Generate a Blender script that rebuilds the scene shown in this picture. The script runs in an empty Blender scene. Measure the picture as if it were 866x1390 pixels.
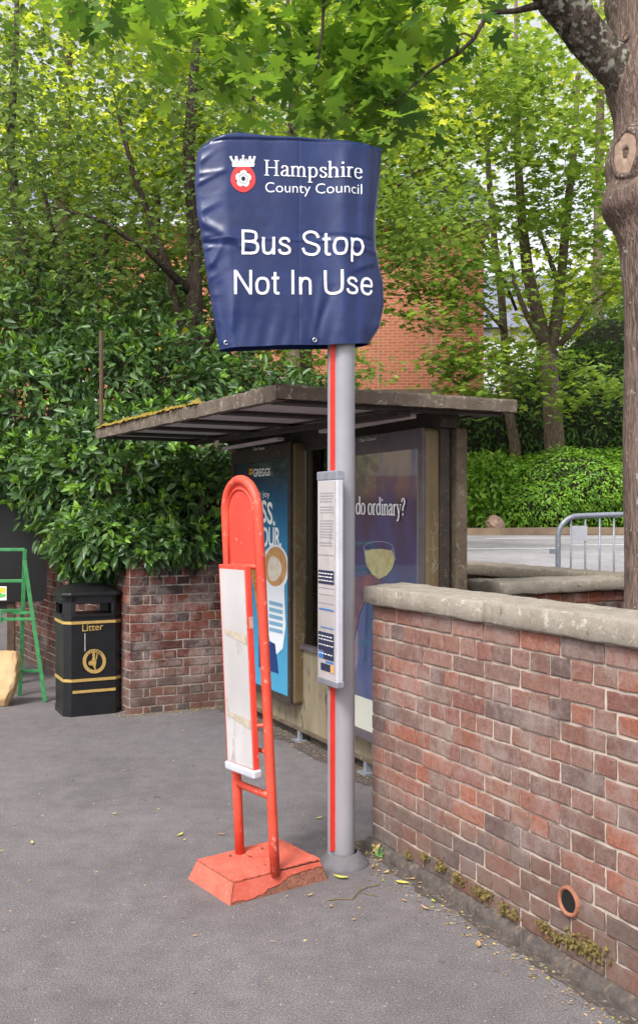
import bpy, bmesh, math, random
import numpy as np
from mathutils import Vector, noise, Matrix
scene = bpy.context.scene
COL = scene.collection
rnd = random.Random(7)
# ------------------------------------------------------------------ camera model
F = 1300.0; CX = 433.0; HY = 700.0; CH = 1.6
def P(px, py, Y):
    return Vector(((px-CX)/F*Y, Y, CH-(py-HY)/F*Y))
def G(px, py, z=0.0):
    Y = (CH-z)*F/(py-HY)
    return Vector(((px-CX)/F*Y, Y, z))
class Frame:
    """a vertical plane frame: a runs along d (horizontal), n along the plane normal, z up"""
    def __init__(s, x, y, dx, dy):
        l = math.hypot(dx, dy); s.o = Vector((x, y)); s.d = Vector((dx/l, dy/l)); s.n = Vector((s.d.y, -s.d.x))
    def w(s, a, z, n=0.0):
        p = s.o + s.d*a + s.n*n
        return Vector((p.x, p.y, z))
    def hit(s, px, py, n=0.0):
        k = (px-CX)/F; o = s.o + s.n*n
        a = (k*o.y - o.x)/(s.d.x - k*s.d.y)
        Y = o.y + s.d.y*a
        return a, CH-(py-HY)/F*Y
    def at(s, px, py, n=0.0, up=0.0):
        a, z = s.hit(px, py, n)
        return s.w(a, z, n+up)
# shelter frame: s away and to the left, w away and to the right
SO = Vector((0.30, 5.94)); SU = Vector((-.446, .895)); SV = Vector((.895, .446))
def S(s, w, z=0.0):
    p = SO + SU*s + SV*w
    return Vector((p.x, p.y, z))
def sframe(w):      # plane facing -v (towards the left of the picture); a grows to the right
    p = SO + SV*w
    return Frame(p.x, p.y, -SU.x, -SU.y)

# ------------------------------------------------------------------ materials
MATS = {}
def new_mat(name):
    m = bpy.data.materials.new(name); m.use_nodes = True
    nt = m.node_tree; nt.nodes.clear()
    out = nt.nodes.new('ShaderNodeOutputMaterial'); b = nt.nodes.new('ShaderNodeBsdfPrincipled')
    nt.links.new(b.outputs[0], out.inputs[0]); MATS[name] = m
    return m, nt, b, out
def nd(nt, t, **k):
    n = nt.nodes.new(t)
    for a, v in k.items():
        if a.startswith('i_'): n.inputs[a[2:].replace('_', ' ')].default_value = v
        else: setattr(n, a, v)
    return n
def ramp(nt, fac, stops):
    r = nt.nodes.new('ShaderNodeValToRGB'); cr = r.color_ramp
    while len(cr.elements) < len(stops): cr.elements.new(0.5)
    for e, (p, c) in zip(cr.elements, stops):
        e.position = p; e.color = (*c, 1) if len(c) == 3 else c
    nt.links.new(fac, r.inputs[0]); return r.outputs[0]
def noise_n(nt, vec, scale, detail=5, rough=.6, dist=0):
    n = nd(nt, 'ShaderNodeTexNoise'); n.inputs['Scale'].default_value = scale; n.inputs['Detail'].default_value = detail
    n.inputs['Roughness'].default_value = rough; n.inputs['Distortion'].default_value = dist
    nt.links.new(vec, n.inputs['Vector']); return n.outputs['Fac']
def mixc(nt, fac, a, b, mode='MIX'):
    m = nd(nt, 'ShaderNodeMix', data_type='RGBA', blend_type=mode)
    for sock, v in ((m.inputs[0], fac), (m.inputs[6], a), (m.inputs[7], b)):
        if isinstance(v, (int, float)): sock.default_value = v
        elif isinstance(v, tuple): sock.default_value = (*v, 1)
        else: nt.links.new(v, sock)
    return m.outputs[2]
def bumpn(nt, b, h, strength=.3, dist=.01):
    bp = nd(nt, 'ShaderNodeBump'); bp.inputs['Strength'].default_value = strength; bp.inputs['Distance'].default_value = dist
    nt.links.new(h, bp.inputs['Height']); nt.links.new(bp.outputs[0], b.inputs['Normal'])
def surf(name, c1, c2=None, scale=8, rough=.6, metal=0, spots=None, spot_scale=30, spot_at=(.6, .66), bump=.15, bscale=60, bdist=.004, coat=0, spec=.5, stretch=None):
    m, nt, b, out = new_mat(name)
    tc = nd(nt, 'ShaderNodeNewGeometry').outputs['Position']
    if stretch:
        mp = nd(nt, 'ShaderNodeMapping'); mp.inputs['Scale'].default_value = stretch; nt.links.new(tc, mp.inputs[0]); tc = mp.outputs[0]
    c2 = c2 or tuple(x*.8 for x in c1)
    col = ramp(nt, noise_n(nt, tc, scale), [(.32, c1), (.68, c2)])
    if spots:
        f = ramp(nt, noise_n(nt, tc, spot_scale, 6, .65), [(spot_at[0], (0, 0, 0)), (spot_at[1], (1, 1, 1))])
        col = mixc(nt, f, col, spots)
    nt.links.new(col, b.inputs['Base Color'])
    b.inputs['Roughness'].default_value = rough; b.inputs['Metallic'].default_value = metal
    b.inputs['Coat Weight'].default_value = coat; b.inputs['Specular IOR Level'].default_value = spec
    b.inputs['Coat Roughness'].default_value = .05
    if bump: bumpn(nt, b, noise_n(nt, tc, bscale, 6), bump, bdist)
    return m
def flat(name, c, rough=.5, coat=0, spec=.5, metal=0):
    m, nt, b, out = new_mat(name)
    b.inputs['Base Color'].default_value = (*c, 1); b.inputs['Roughness'].default_value = rough
    b.inputs['Coat Weight'].default_value = coat; b.inputs['Coat Roughness'].default_value = .04
    b.inputs['Specular IOR Level'].default_value = spec; b.inputs['Metallic'].default_value = metal
    return m
def sr(r, g, b):  # sRGB 0-255 to linear
    f = lambda v: (v/255/12.92) if v/255 <= .04045 else ((v/255+.055)/1.055)**2.4
    return (f(r), f(g), f(b))
def leaf_mat(name, stops, trans=.4, rough=.42, tcol=None):
    m, nt, b, out = new_mat(name)
    a = nd(nt, 'ShaderNodeAttribute', attribute_name='rnd')
    col = ramp(nt, a.outputs['Fac'], stops)
    nt.links.new(col, b.inputs['Base Color']); b.inputs['Roughness'].default_value = rough
    b.inputs['Specular IOR Level'].default_value = .45
    t = nd(nt, 'ShaderNodeBsdfTranslucent')
    tc = mixc(nt, 1.0, col, tcol or (1.35, 1.25, .6), 'MULTIPLY'); nt.links.new(tc, t.inputs[0])
    mx = nd(nt, 'ShaderNodeMixShader'); mx.inputs[0].default_value = trans
    nt.links.new(b.outputs[0], mx.inputs[1]); nt.links.new(t.outputs[0], mx.inputs[2]); nt.links.new(mx.outputs[0], out.inputs[0])
    return m

# asphalt
def asphalt(name, base, patch, grit=.5):
    m, nt, b, out = new_mat(name)
    tc = nd(nt, 'ShaderNodeNewGeometry').outputs['Position']
    big = ramp(nt, noise_n(nt, tc, .9, 6, .6), [(.35, base), (.62, patch)])
    fine = noise_n(nt, tc, 150, 3, .75)
    vo = nd(nt, 'ShaderNodeTexVoronoi'); vo.inputs['Scale'].default_value = 120; nt.links.new(tc, vo.inputs['Vector'])
    f = ramp(nt, fine, [(.33, (.5, .5, .5)), (.5, (.95, .95, .95)), (.68, (1.75, 1.7, 1.68))])
    col = mixc(nt, 1.0, big, f, 'MULTIPLY')
    sp = ramp(nt, vo.outputs['Color'], [(.86, (0, 0, 0)), (.93, (1, 1, 1))])
    dd = ramp(nt, vo.outputs['Distance'], [(.25, (.7, .7, .7)), (.4, (0, 0, 0))])
    col = mixc(nt, mixc(nt, 1.0, sp, dd, 'MULTIPLY'), col, sr(205, 198, 190))
    g = ramp(nt, noise_n(nt, tc, 9, 5, .7), [(.3, (.82, .82, .82)), (.7, (1.12, 1.12, 1.12))])
    col = mixc(nt, 1.0, col, g, 'MULTIPLY')
    # trodden-in gum spots and darker stains
    v2 = nd(nt, 'ShaderNodeTexVoronoi'); v2.inputs['Scale'].default_value = 1.7; v2.inputs['Randomness'].default_value = 1; nt.links.new(tc, v2.inputs['Vector'])
    gs = ramp(nt, v2.outputs['Distance'], [(.030, (.55, .55, .55)), (.045, (0, 0, 0))]); col = mixc(nt, gs, col, sr(70, 66, 66))
    st = ramp(nt, noise_n(nt, tc, .55, 8, .7, .8), [(.54, (0, 0, 0)), (.62, (.2, .2, .2))]); col = mixc(nt, st, col, sr(72, 68, 70))
    nt.links.new(col, b.inputs['Base Color']); b.inputs['Roughness'].default_value = .9
    b.inputs['Specular IOR Level'].default_value = .25
    bumpn(nt, b, noise_n(nt, tc, 120, 4, .8), grit, .006)
    return m
asphalt('asphalt', sr(116, 111, 113), sr(104, 99, 101))
asphalt('road', sr(158, 155, 160), sr(140, 136, 140), .3)
surf('soil', sr(95, 75, 55), sr(60, 48, 36), 3, .95, bump=.6, bscale=25, bdist=.03, spots=sr(150, 105, 60), spot_scale=18)
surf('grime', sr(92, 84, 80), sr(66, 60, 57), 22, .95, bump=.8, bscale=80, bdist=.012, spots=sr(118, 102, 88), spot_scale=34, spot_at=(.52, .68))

# brick
def brick_mat(name, stain=.5):
    m, nt, b, out = new_mat(name)
    tc = nd(nt, 'ShaderNodeNewGeometry').outputs['Position']
    at = nd(nt, 'ShaderNodeAttribute', attribute_name='bc').outputs['Color']
    v = ramp(nt, noise_n(nt, tc, 42, 8, .88), [(.30, (.50, .47, .48)), (.5, (1, 1, 1)), (.70, (1.42, 1.40, 1.38))])
    col = mixc(nt, 1.0, at, v, 'MULTIPLY')
    p = ramp(nt, noise_n(nt, tc, 4.2, 9, .8), [(.47, (0, 0, 0)), (.66, (stain, stain, stain))])
    col = mixc(nt, p, col, sr(178, 164, 158))
    q = ramp(nt, noise_n(nt, tc, 160, 3, .6), [(.66, (0, 0, 0)), (.72, (.6, .6, .6))])
    col = mixc(nt, q, col, sr(200, 185, 175))
    # splash dirt near the ground, a stain with a shape of its own
    sx = nd(nt, 'ShaderNodeSeparateXYZ'); nt.links.new(tc, sx.inputs[0])
    ad = nd(nt, 'ShaderNodeMath', operation='ADD'); nt.links.new(sx.outputs[2], ad.inputs[0])
    ns = nd(nt, 'ShaderNodeMath', operation='MULTIPLY'); nt.links.new(noise_n(nt, tc, 5, 6, .7), ns.inputs[0]); ns.inputs[1].default_value = -.5
    nt.links.new(ns.outputs[0], ad.inputs[1])
    dm = ramp(nt, ad.outputs[0], [(0.0, (.5, .5, .5)), (.12, (0, 0, 0))])
    col = mixc(nt, dm, col, sr(98, 88, 82))
    nt.links.new(col, b.inputs['Base Color']); b.inputs['Roughness'].default_value = .88; b.inputs['Specular IOR Level'].default_value = .3
    bumpn(nt, b, noise_n(nt, tc, 110, 9, .85), 1.0, .014)
    return m
brick_mat('brick', .75); brick_mat('brick_far', .15)
surf('mortar', sr(192, 178, 166), sr(158, 145, 134), 12, .95, bump=.5, bscale=120, bdist=.004, spots=sr(120, 108, 100), spot_scale=9, spot_at=(.55, .7))
surf('mortar_dark', sr(165, 150, 135), sr(128, 115, 105), 12, .95, bump=.5, bscale=120, bdist=.004)
def stone(name, a, bb, light, dark):
    m, nt, b, out = new_mat(name)
    tc = nd(nt, 'ShaderNodeNewGeometry').outputs['Position']
    col = ramp(nt, noise_n(nt, tc, 10, 8, .7), [(.3, a), (.7, bb)])
    col = mixc(nt, ramp(nt, noise_n(nt, tc, 24, 8, .75, .6), [(.56, (0, 0, 0)), (.64, (.85, .85, .85))]), col, light)
    col = mixc(nt, ramp(nt, noise_n(nt, tc, 17, 8, .75, .3), [(.57, (0, 0, 0)), (.68, (.8, .8, .8))]), col, dark)
    col = mixc(nt, ramp(nt, noise_n(nt, tc, 190, 3, .6), [(.62, (0, 0, 0)), (.7, (.7, .7, .7))]), col, dark)
    nt.links.new(col, b.inputs['Base Color']); b.inputs['Roughness'].default_value = .93; b.inputs['Specular IOR Level'].default_value = .25
    bumpn(nt, b, noise_n(nt, tc, 60, 9, .8), .9, .012)
    return m
stone('coping', sr(158, 146, 132), sr(138, 128, 116), sr(190, 182, 165), sr(98, 90, 78))
stone('coping_side', sr(172, 163, 152), sr(146, 136, 124), sr(208, 202, 190), sr(108, 96, 80))
stone('roof_edge', sr(128, 114, 102), sr(92, 82, 72), sr(178, 170, 158), sr(60, 54, 46))
stone('post_concrete', sr(118, 104, 88), sr(84, 74, 62), sr(150, 140, 126), sr(58, 50, 42))
surf('soffit', sr(205, 196, 194), sr(182, 174, 172), 4, .85, bump=.1)
surf('dark_brown', sr(58, 48, 42), sr(42, 35, 31), 12, .7, bump=.2, spots=sr(95, 84, 74), spot_scale=40)
surf('khaki', sr(118, 100, 70), sr(96, 80, 56), 6, .55, bump=.12, spots=sr(150, 140, 120), spot_scale=34, spot_at=(.66, .70), stretch=(1, 1, .5))
surf('infill', sr(142, 130, 108), sr(108, 98, 80), 7, .7, bump=.3, spots=sr(60, 52, 42), spot_scale=14, stretch=(1, 1, .3))
surf('frame_grey', sr(98, 90, 96), sr(78, 72, 77), 10, .5, bump=.08)
surf('black_paint', sr(26, 26, 30), sr(18, 18, 20), 12, .38, bump=.15, bscale=18, spots=sr(60, 58, 58), spot_scale=35, spot_at=(.66, .78))
surf('black_board', sr(14, 14, 16), sr(9, 9, 11), 5, .5, bump=.05)
surf('gold', sr(190, 158, 92), sr(165, 135, 75), 40, .5, bump=.05)
surf('green_paint', sr(62, 140, 82), sr(40, 110, 62), 18, .5, bump=.2, spots=sr(130, 112, 88), spot_scale=26, spot_at=(.64, .68))
surf('red_paint', sr(216, 82, 60), sr(198, 64, 46), 9, .5, bump=.2, spots=sr(232, 150, 138), spot_scale=30, spot_at=(.60, .70))
surf('red_panel', sr(226, 76, 60), sr(208, 62, 48), 5, .5, bump=.12, spots=sr(236, 150, 132), spot_scale=32, spot_at=(.63, .72))
surf('red_faded', sr(204, 104, 86), sr(190, 82, 64), 11, .75, bump=.35, bscale=50, spots=sr(236, 148, 132), spot_scale=70, spot_at=(.6, .68))
surf('worn_core', sr(150, 98, 80), sr(122, 78, 62), 30, .9, bump=.8, bscale=70, bdist=.01, spots=sr(95, 66, 56), spot_scale=60)
surf('white_card', sr(190, 187, 187), sr(172, 168, 168), 4, .55, bump=.08, spots=sr(150, 144, 138), spot_scale=14, spot_at=(.58, .74), stretch=(1, 1, .5))
surf('grey_plastic', sr(196, 196, 204), sr(178, 178, 188), 6, .5, bump=.03)
surf('tape', sr(188, 176, 160), sr(165, 152, 135), 30, .6, bump=.1)
surf('sticker_silver', sr(190, 165, 155), sr(200, 130, 115), 60, .5, bump=.1)
surf('pole_grey', sr(150, 149, 156), sr(138, 137, 144), 4, .42, bump=.04, spots=sr(138, 134, 130), spot_scale=50, spot_at=(.7, .75))
surf('pole_red', sr(222, 62, 50), sr(205, 52, 42), 8, .45, bump=.05)
surf('rubber', sr(108, 106, 110), sr(92, 90, 95), 20, .8, bump=.3)
surf('galvanised', sr(158, 162, 172), sr(135, 140, 152), 25, .42, metal=.35, bump=.08)
surf('terracotta', sr(160, 104, 80), sr(128, 84, 66), 25, .85, bump=.4)
surf('moss', sr(158, 132, 48), sr(120, 106, 40), 60, .95, bump=1, bscale=150, bdist=.01, spots=sr(160, 128, 60), spot_scale=90)
surf('moss_green', sr(132, 112, 62), sr(104, 98, 48), 60, .95, bump=1, bscale=150, bdist=.01, spots=sr(160, 122, 82), spot_scale=90)
surf('sandbag', sr(214, 182, 140), sr(192, 158, 116), 6, .9, bump=.4, bscale=30, spots=sr(140, 100, 62), spot_scale=9, spot_at=(.66, .75))
surf('render_cream', sr(206, 192, 176), sr(190, 176, 160), 2, .9, bump=.1)
surf('render_white', sr(225, 226, 232), sr(210, 212, 220), 2, .8, bump=.05)
surf('slate', sr(120, 124, 142), sr(98, 102, 120), 3, .7, bump=.2)
surf('rust_pole', sr(98, 74, 58), sr(72, 56, 46), 20, .8, bump=.3)
surf('rock', sr(168, 140, 124), sr(130, 106, 94), 8, .9, bump=.8, bscale=20, bdist=.02)
surf('stone_kerb', sr(140, 120, 100), sr(112, 96, 80), 3, .9, bump=.4)
flat('white_line', sr(225, 225, 225), .7)
flat('white_ink', sr(240, 240, 242), .45)
flat('white_vinyl', sr(238, 238, 244), .35)
flat('ink_black', sr(30, 30, 34), .5); flat('ink_grey', sr(150, 150, 156), .6)
flat('ink_navy', sr(34, 44, 76), .5); flat('ink_blue', sr(50, 120, 200), .5); flat('ink_lightblue', sr(120, 165, 215), .5); flat('ink_orange', sr(232, 168, 96), .5)
flat('ink_gold', sr(222, 160, 40), .5); flat('rose_red', sr(222, 62, 62), .4)
flat('steel', sr(200, 200, 205), .3, metal=.8)
flat('hollow_shade', sr(12, 11, 11), .9)
# bark
def bark(name, a, bb, spot, spot_amt=(.62, .66), vs=(1, 1, .16), sc=45):
    m, nt, b, out = new_mat(name)
    tc = nd(nt, 'ShaderNodeNewGeometry').outputs['Position']
    mp = nd(nt, 'ShaderNodeMapping'); mp.inputs['Scale'].default_value = vs; nt.links.new(tc, mp.inputs[0])
    n1 = noise_n(nt, mp.outputs[0], sc, 9, .8, .7)
    col = ramp(nt, n1, [(.36, tuple(x*.7 for x in bb)), (.46, bb), (.56, a), (.7, tuple(min(1, x*1.25) for x in a))])
    col = mixc(nt, ramp(nt, noise_n(nt, tc, 2.2, 5, .6), [(.35, (.0, .0, .0)), (.75, (.55, .55, .55))]), col, tuple(x*.75 for x in a))
    col = mixc(nt, ramp(nt, noise_n(nt, tc, 26, 6, .55), [(spot_amt[0], (0, 0, 0)), (spot_amt[1], (1, 1, 1))]), col, spot)
    nt.links.new(col, b.inputs['Base Color']); b.inputs['Roughness'].default_value = .9; b.inputs['Specular IOR Level'].default_value = .25
    bumpn(nt, b, n1, 1.0, .05)
    return m
bark('bark_near', sr(184, 158, 146), sr(104, 86, 78), sr(204, 200, 190), (.635, .655), (1, 1, .13), 70)
bark('bark_lichen', sr(132, 118, 106), sr(58, 50, 42), sr(186, 186, 172), (.53, .60), (1, 1, .6), 20)
bark('bark_mid', sr(150, 132, 116), sr(92, 78, 66), sr(150, 146, 132), (.6, .68))
bark('bark_dark', sr(108, 94, 82), sr(58, 48, 41), sr(118, 112, 98), (.62, .7))
surf('cut_wood', sr(176, 150, 134), sr(146, 122, 106), 30, .85, bump=.3)
surf('cut_hole', sr(92, 70, 54), sr(66, 50, 38), 30, .9, bump=.5)
leaf_mat('leaf_laurel', [(0, (.028, .070, .024)), (.5, (.075, .15, .045)), (.86, (.13, .24, .07)), (.95, (.18, .33, .06)), (.995, (.2, .36, .06)), (1, (.40, .34, .04))], .28, .34)
leaf_mat('leaf_tip', [(0, (.16, .32, .05)), (1, (.30, .52, .08))], .38, .35)
leaf_mat('leaf_beech', [(0, (.075, .14, .05)), (.6, (.15, .24, .085)), (1, (.28, .40, .16))], .45, .4)
leaf_mat('leaf_maple_near', [(0, (.060, .14, .035)), (.5, (.14, .27, .045)), (1, (.28, .44, .06))], .55, .42)
leaf_mat('leaf_lime', [(0, (.28, .40, .05)), (.5, (.46, .58, .08)), (1, (.66, .74, .16))], .58, .5)
leaf_mat('leaf_mid', [(0, (.10, .19, .045)), (.5, (.21, .34, .075)), (1, (.38, .52, .12))], .5, .45)
leaf_mat('leaf_hedge', [(0, (.08, .21, .022)), (.5, (.20, .40, .035)), (1, (.36, .56, .06))], .35, .4)
leaf_mat('leaf_darkshrub', [(0, (.04, .11, .02)), (.6, (.09, .20, .035)), (1, (.18, .32, .05))], .35, .45)
leaf_mat('leaf_dry', [(0, sr(120, 92, 66)), (.6, sr(188, 158, 118)), (.85, sr(200, 185, 110)), (1, sr(165, 185, 70))], .15, .7)
leaf_mat('weed', [(0, (.08, .20, .05)), (1, (.16, .34, .08))], .3, .5)

def glass_mat():
    m, nt, b, out = new_mat('glass'); nt.nodes.remove(b)
    t = nd(nt, 'ShaderNodeBsdfTransparent'); t.inputs[0].default_value = (.88, .92, .9, 1)
    g = nd(nt, 'ShaderNodeBsdfGlossy'); g.inputs['Roughness'].default_value = .02
    fr = nd(nt, 'ShaderNodeFresnel'); fr.inputs[0].default_value = 1.5
    mx = nd(nt, 'ShaderNodeMixShader'); nt.links.new(fr.outputs[0], mx.inputs[0]); nt.links.new(t.outputs[0], mx.inputs[1]); nt.links.new(g.outputs[0], mx.inputs[2])
    nt.links.new(mx.outputs[0], out.inputs[0])
glass_mat()
# navy vinyl of the cover
def vinyl():
    m, nt, b, out = new_mat('vinyl')
    tc = nd(nt, 'ShaderNodeNewGeometry').outputs['Position']
    col = ramp(nt, noise_n(nt, tc, 6, 5, .6), [(.3, sr(21, 42, 96)), (.7, sr(15, 32, 80))])
    f = ramp(nt, noise_n(nt, tc, 7, 7, .75), [(.66, (0, 0, 0)), (.74, (.35, .35, .35))])
    col = mixc(nt, f, col, sr(120, 84, 84))
    nt.links.new(col, b.inputs['Base Color']); b.inputs['Roughness'].default_value = .33; b.inputs['Specular IOR Level'].default_value = .6
    bumpn(nt, b, noise_n(nt, tc, 22, 6, .6), .12, .01)
vinyl()
# poster backgrounds: printed gradients along the height; the wine top is a painted reflection
def poster(name, stops, z0, z1, coat=.6, mottle=None):
    m, nt, b, out = new_mat(name)
    tc = nd(nt, 'ShaderNodeNewGeometry').outputs['Position']
    sx = nd(nt, 'ShaderNodeSeparateXYZ'); nt.links.new(tc, sx.inputs[0])
    mr = nd(nt, 'ShaderNodeMapRange'); mr.inputs[1].default_value = z0; mr.inputs[2].default_value = z1; nt.links.new(sx.outputs[2], mr.inputs[0])
    col = ramp(nt, mr.outputs[0], stops)
    if mottle:
        mp = nd(nt, 'ShaderNodeMapping'); mp.inputs['Scale'].default_value = (1, 1, .35); nt.links.new(tc, mp.inputs[0])
        col = mixc(nt, ramp(nt, noise_n(nt, mp.outputs[0], 5, 3, .5, .5), [(.45, (0, 0, 0)), (.65, (1, 1, 1))]), col, mottle)
    nt.links.new(col, b.inputs['Base Color']); b.inputs['Roughness'].default_value = .5
    b.inputs['Coat Weight'].default_value = coat; b.inputs['Coat Roughness'].default_value = .03; b.inputs['Coat IOR'].default_value = 1.9
poster('poster_coffee', [(0, sr(64, 156, 196)), (.55, sr(40, 136, 184)), (.78, sr(22, 86, 130)), (.92, sr(22, 34, 56)), (1, sr(20, 26, 42))], .33, 2.05)
poster('poster_wine', [(0, sr(70, 76, 110)), (.3, sr(50, 62, 120)), (.6, sr(36, 46, 88)), (.78, sr(34, 40, 66)), (.84, sr(110, 92, 86)), (1, sr(150, 136, 122))], .5, 2.0, 1.0, sr(40, 62, 112))  # beige top stops paint a building's reflection into the poster colour

# ------------------------------------------------------------------ object helpers
def link(name, me, mat=None, parent=None):
    o = bpy.data.objects.new(name, me); COL.objects.link(o)
    if mat is not None:
        for mm in (mat if isinstance(mat, (list, tuple)) else [mat]):
            me.materials.append(MATS[mm])
    if parent: o.parent = parent
    return o
def tag(o, label=None, cat=None, group=None, kind=None):
    for k, v in (('label', label), ('category', cat), ('group', group), ('kind', kind)):
        if v: o[k] = v
    return o
def thing(name, label, cat, loc=(0, 0, 0), group=None):
    o = bpy.data.objects.new(name, None); COL.objects.link(o); o.empty_display_size = .1
    tag(o, label, cat, group); o['_loc'] = 1; del o['_loc']
    o.location = loc
    return o
class MB:
    def __init__(s): s.v = []; s.f = []; s.mi = []; s.cur = 0
    def add(s, vs, fs):
        o = len(s.v); s.v += [tuple(x) for x in vs]; s.f += [tuple(i+o for i in f) for f in fs]; s.mi += [s.cur]*len(fs)
    def quad(s, a, b, c, d): s.add([a, b, c, d], [(0, 1, 2, 3)])
    def hexa(s, b4, t4):
        s.add(list(b4)+list(t4), [(3, 2, 1, 0), (4, 5, 6, 7), (0, 1, 5, 4), (1, 2, 6, 5), (2, 3, 7, 6), (3, 0, 4, 7)])
    def box(s, x0, x1, y0, y1, z0, z1):
        s.hexa([(x0, y0, z0), (x1, y0, z0), (x1, y1, z0), (x0, y1, z0)], [(x0, y0, z1), (x1, y0, z1), (x1, y1, z1), (x0, y1, z1)])
    def sbox(s, s0, s1, w0, w1, z0, z1):
        q = [(s0, w0), (s1, w0), (s1, w1), (s0, w1)]
        s.hexa([S(a, b, z0) for a, b in q], [S(a, b, z1) for a, b in q])
    def fbox(s, fr, a0, a1, z0, z1, n0, n1):
        q = [(a0, n0), (a1, n0), (a1, n1), (a0, n1)]
        s.hexa([fr.w(a, z0, n) for a, n in q], [fr.w(a, z1, n) for a, n in q])
    def prism(s, pts, z0, z1, top_scale=1.0, c=None):
        n = len(pts); cx = sum(p[0] for p in pts)/n; cy = sum(p[1] for p in pts)/n
        b = [(p[0], p[1], z0) for p in pts]; t = [(cx+(p[0]-cx)*top_scale, cy+(p[1]-cy)*top_scale, z1) for p in pts]
        s.add(b+t, [tuple(range(n))[::-1], tuple(range(n, 2*n))]+[(i, (i+1) % n, n+(i+1) % n, n+i) for i in range(n)])
    def tube(s, path, rad, sides=8, cap=True, jit=0):
        pts = [Vector(p) for p in path]; n = len(pts)
        if not isinstance(rad, (list, tuple)): rad = [rad]*n
        up = Vector((0, 0, 1)); vs = []; prev = None
        for i, p in enumerate(pts):
            t = (pts[min(i+1, n-1)]-pts[max(i-1, 0)]).normalized()
            if prev is None:
                x = t.cross(up if abs(t.z) < .95 else Vector((1, 0, 0))).normalized()
            else:
                x = (prev-t*prev.dot(t)).normalized()
            prev = x; y = t.cross(x)
            for k in range(sides):
                a = 2*math.pi*k/sides; r = rad[i]
                if jit: r *= 1+jit*noise.noise(Vector((p.x*3+math.cos(a)*1.3, p.y*3+math.sin(a)*1.3, p.z*1.6)))
                vs.append(p+x*math.cos(a)*r+y*math.sin(a)*r)
        fs = [(i*sides+k, i*sides+(k+1) % sides, (i+1)*sides+(k+1) % sides, (i+1)*sides+k) for i in range(n-1) for k in range(sides)]
        if cap: fs += [tuple(range(sides))[::-1], tuple((n-1)*sides+k for k in range(sides))]
        s.add(vs, fs)
    def build(s, name, mat, parent=None, smooth=False, bevel=0, segs=2):
        me = bpy.data.meshes.new(name); me.from_pydata(s.v, [], s.f)
        o = link(name, me, mat, parent)
        if any(s.mi): me.polygons.foreach_set('material_index', s.mi)
        bm = bmesh.new(); bm.from_mesh(me)
        bmesh.ops.recalc_face_normals(bm, faces=bm.faces)
        if bevel:
            bmesh.ops.bevel(bm, geom=list(bm.edges), offset=bevel, segments=segs, affect='EDGES', profile=.5, clamp_overlap=True)
        if smooth:
            for f in bm.faces: f.smooth = True
        bm.to_mesh(me); bm.free()
        return o
def grid_mesh(name, fn, nu, nv, mat, parent=None, smooth=True, closed_u=False):
    vs = [fn(i/nu, j/nv) for j in range(nv+1) for i in range(nu+1)]
    fs = [(j*(nu+1)+i, j*(nu+1)+i+1, (j+1)*(nu+1)+i+1, (j+1)*(nu+1)+i) for j in range(nv) for i in range(nu)]
    me = bpy.data.meshes.new(name); me.from_pydata([tuple(v) for v in vs], [], fs)
    if smooth: me.polygons.foreach_set('use_smooth', [True]*len(fs))
    return link(name, me, mat, parent)
def rough_block(name, corners, z0, z1, mat, parent, seg=.035, amp=.006, seed=0, smooth=True, sag=None):
    """a worn stone block; corners = 4 ground-plan Vectors, sides split into a fine grid and eroded"""
    bm = bmesh.new()
    vb = [bm.verts.new((c.x, c.y, z0)) for c in corners]; vt = [bm.verts.new((c.x, c.y, z1)) for c in corners]
    bm.faces.new(vb[::-1]); bm.faces.new(vt)
    for i in range(4): bm.faces.new((vb[i], vb[(i+1) % 4], vt[(i+1) % 4], vt[i]))
    bmesh.ops.recalc_face_normals(bm, faces=bm.faces)
    bmesh.ops.bevel(bm, geom=list(bm.edges), offset=.008, segments=1, affect='EDGES')
    for _ in range(12):
        es = [e for e in bm.edges if e.calc_length() > seg*1.6]
        if not es: break
        bmesh.ops.subdivide_edges(bm, edges=es, cuts=1, use_grid_fill=True)
        if len(bm.verts) > 60000: break
    bmesh.ops.triangulate(bm, faces=[f for f in bm.faces if len(f.verts) > 4])
    for v in bm.verts:
        c = v.co*9+Vector((seed*7.1, 0, 0)); c2 = v.co*30
        d = Vector((noise.noise(c), noise.noise(c+Vector((5, 0, 0))), noise.noise(c+Vector((0, 9, 0)))))*amp
        d += Vector((noise.noise(c2), noise.noise(c2+Vector((5, 0, 0))), noise.noise(c2+Vector((0, 9, 0)))))*amp*.6
        v.co += d
    me = bpy.data.meshes.new(name); bm.to_mesh(me); bm.free()
    if smooth: me.polygons.foreach_set('use_smooth', [True]*len(me.polygons))
    return link(name, me, mat, parent)

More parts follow.
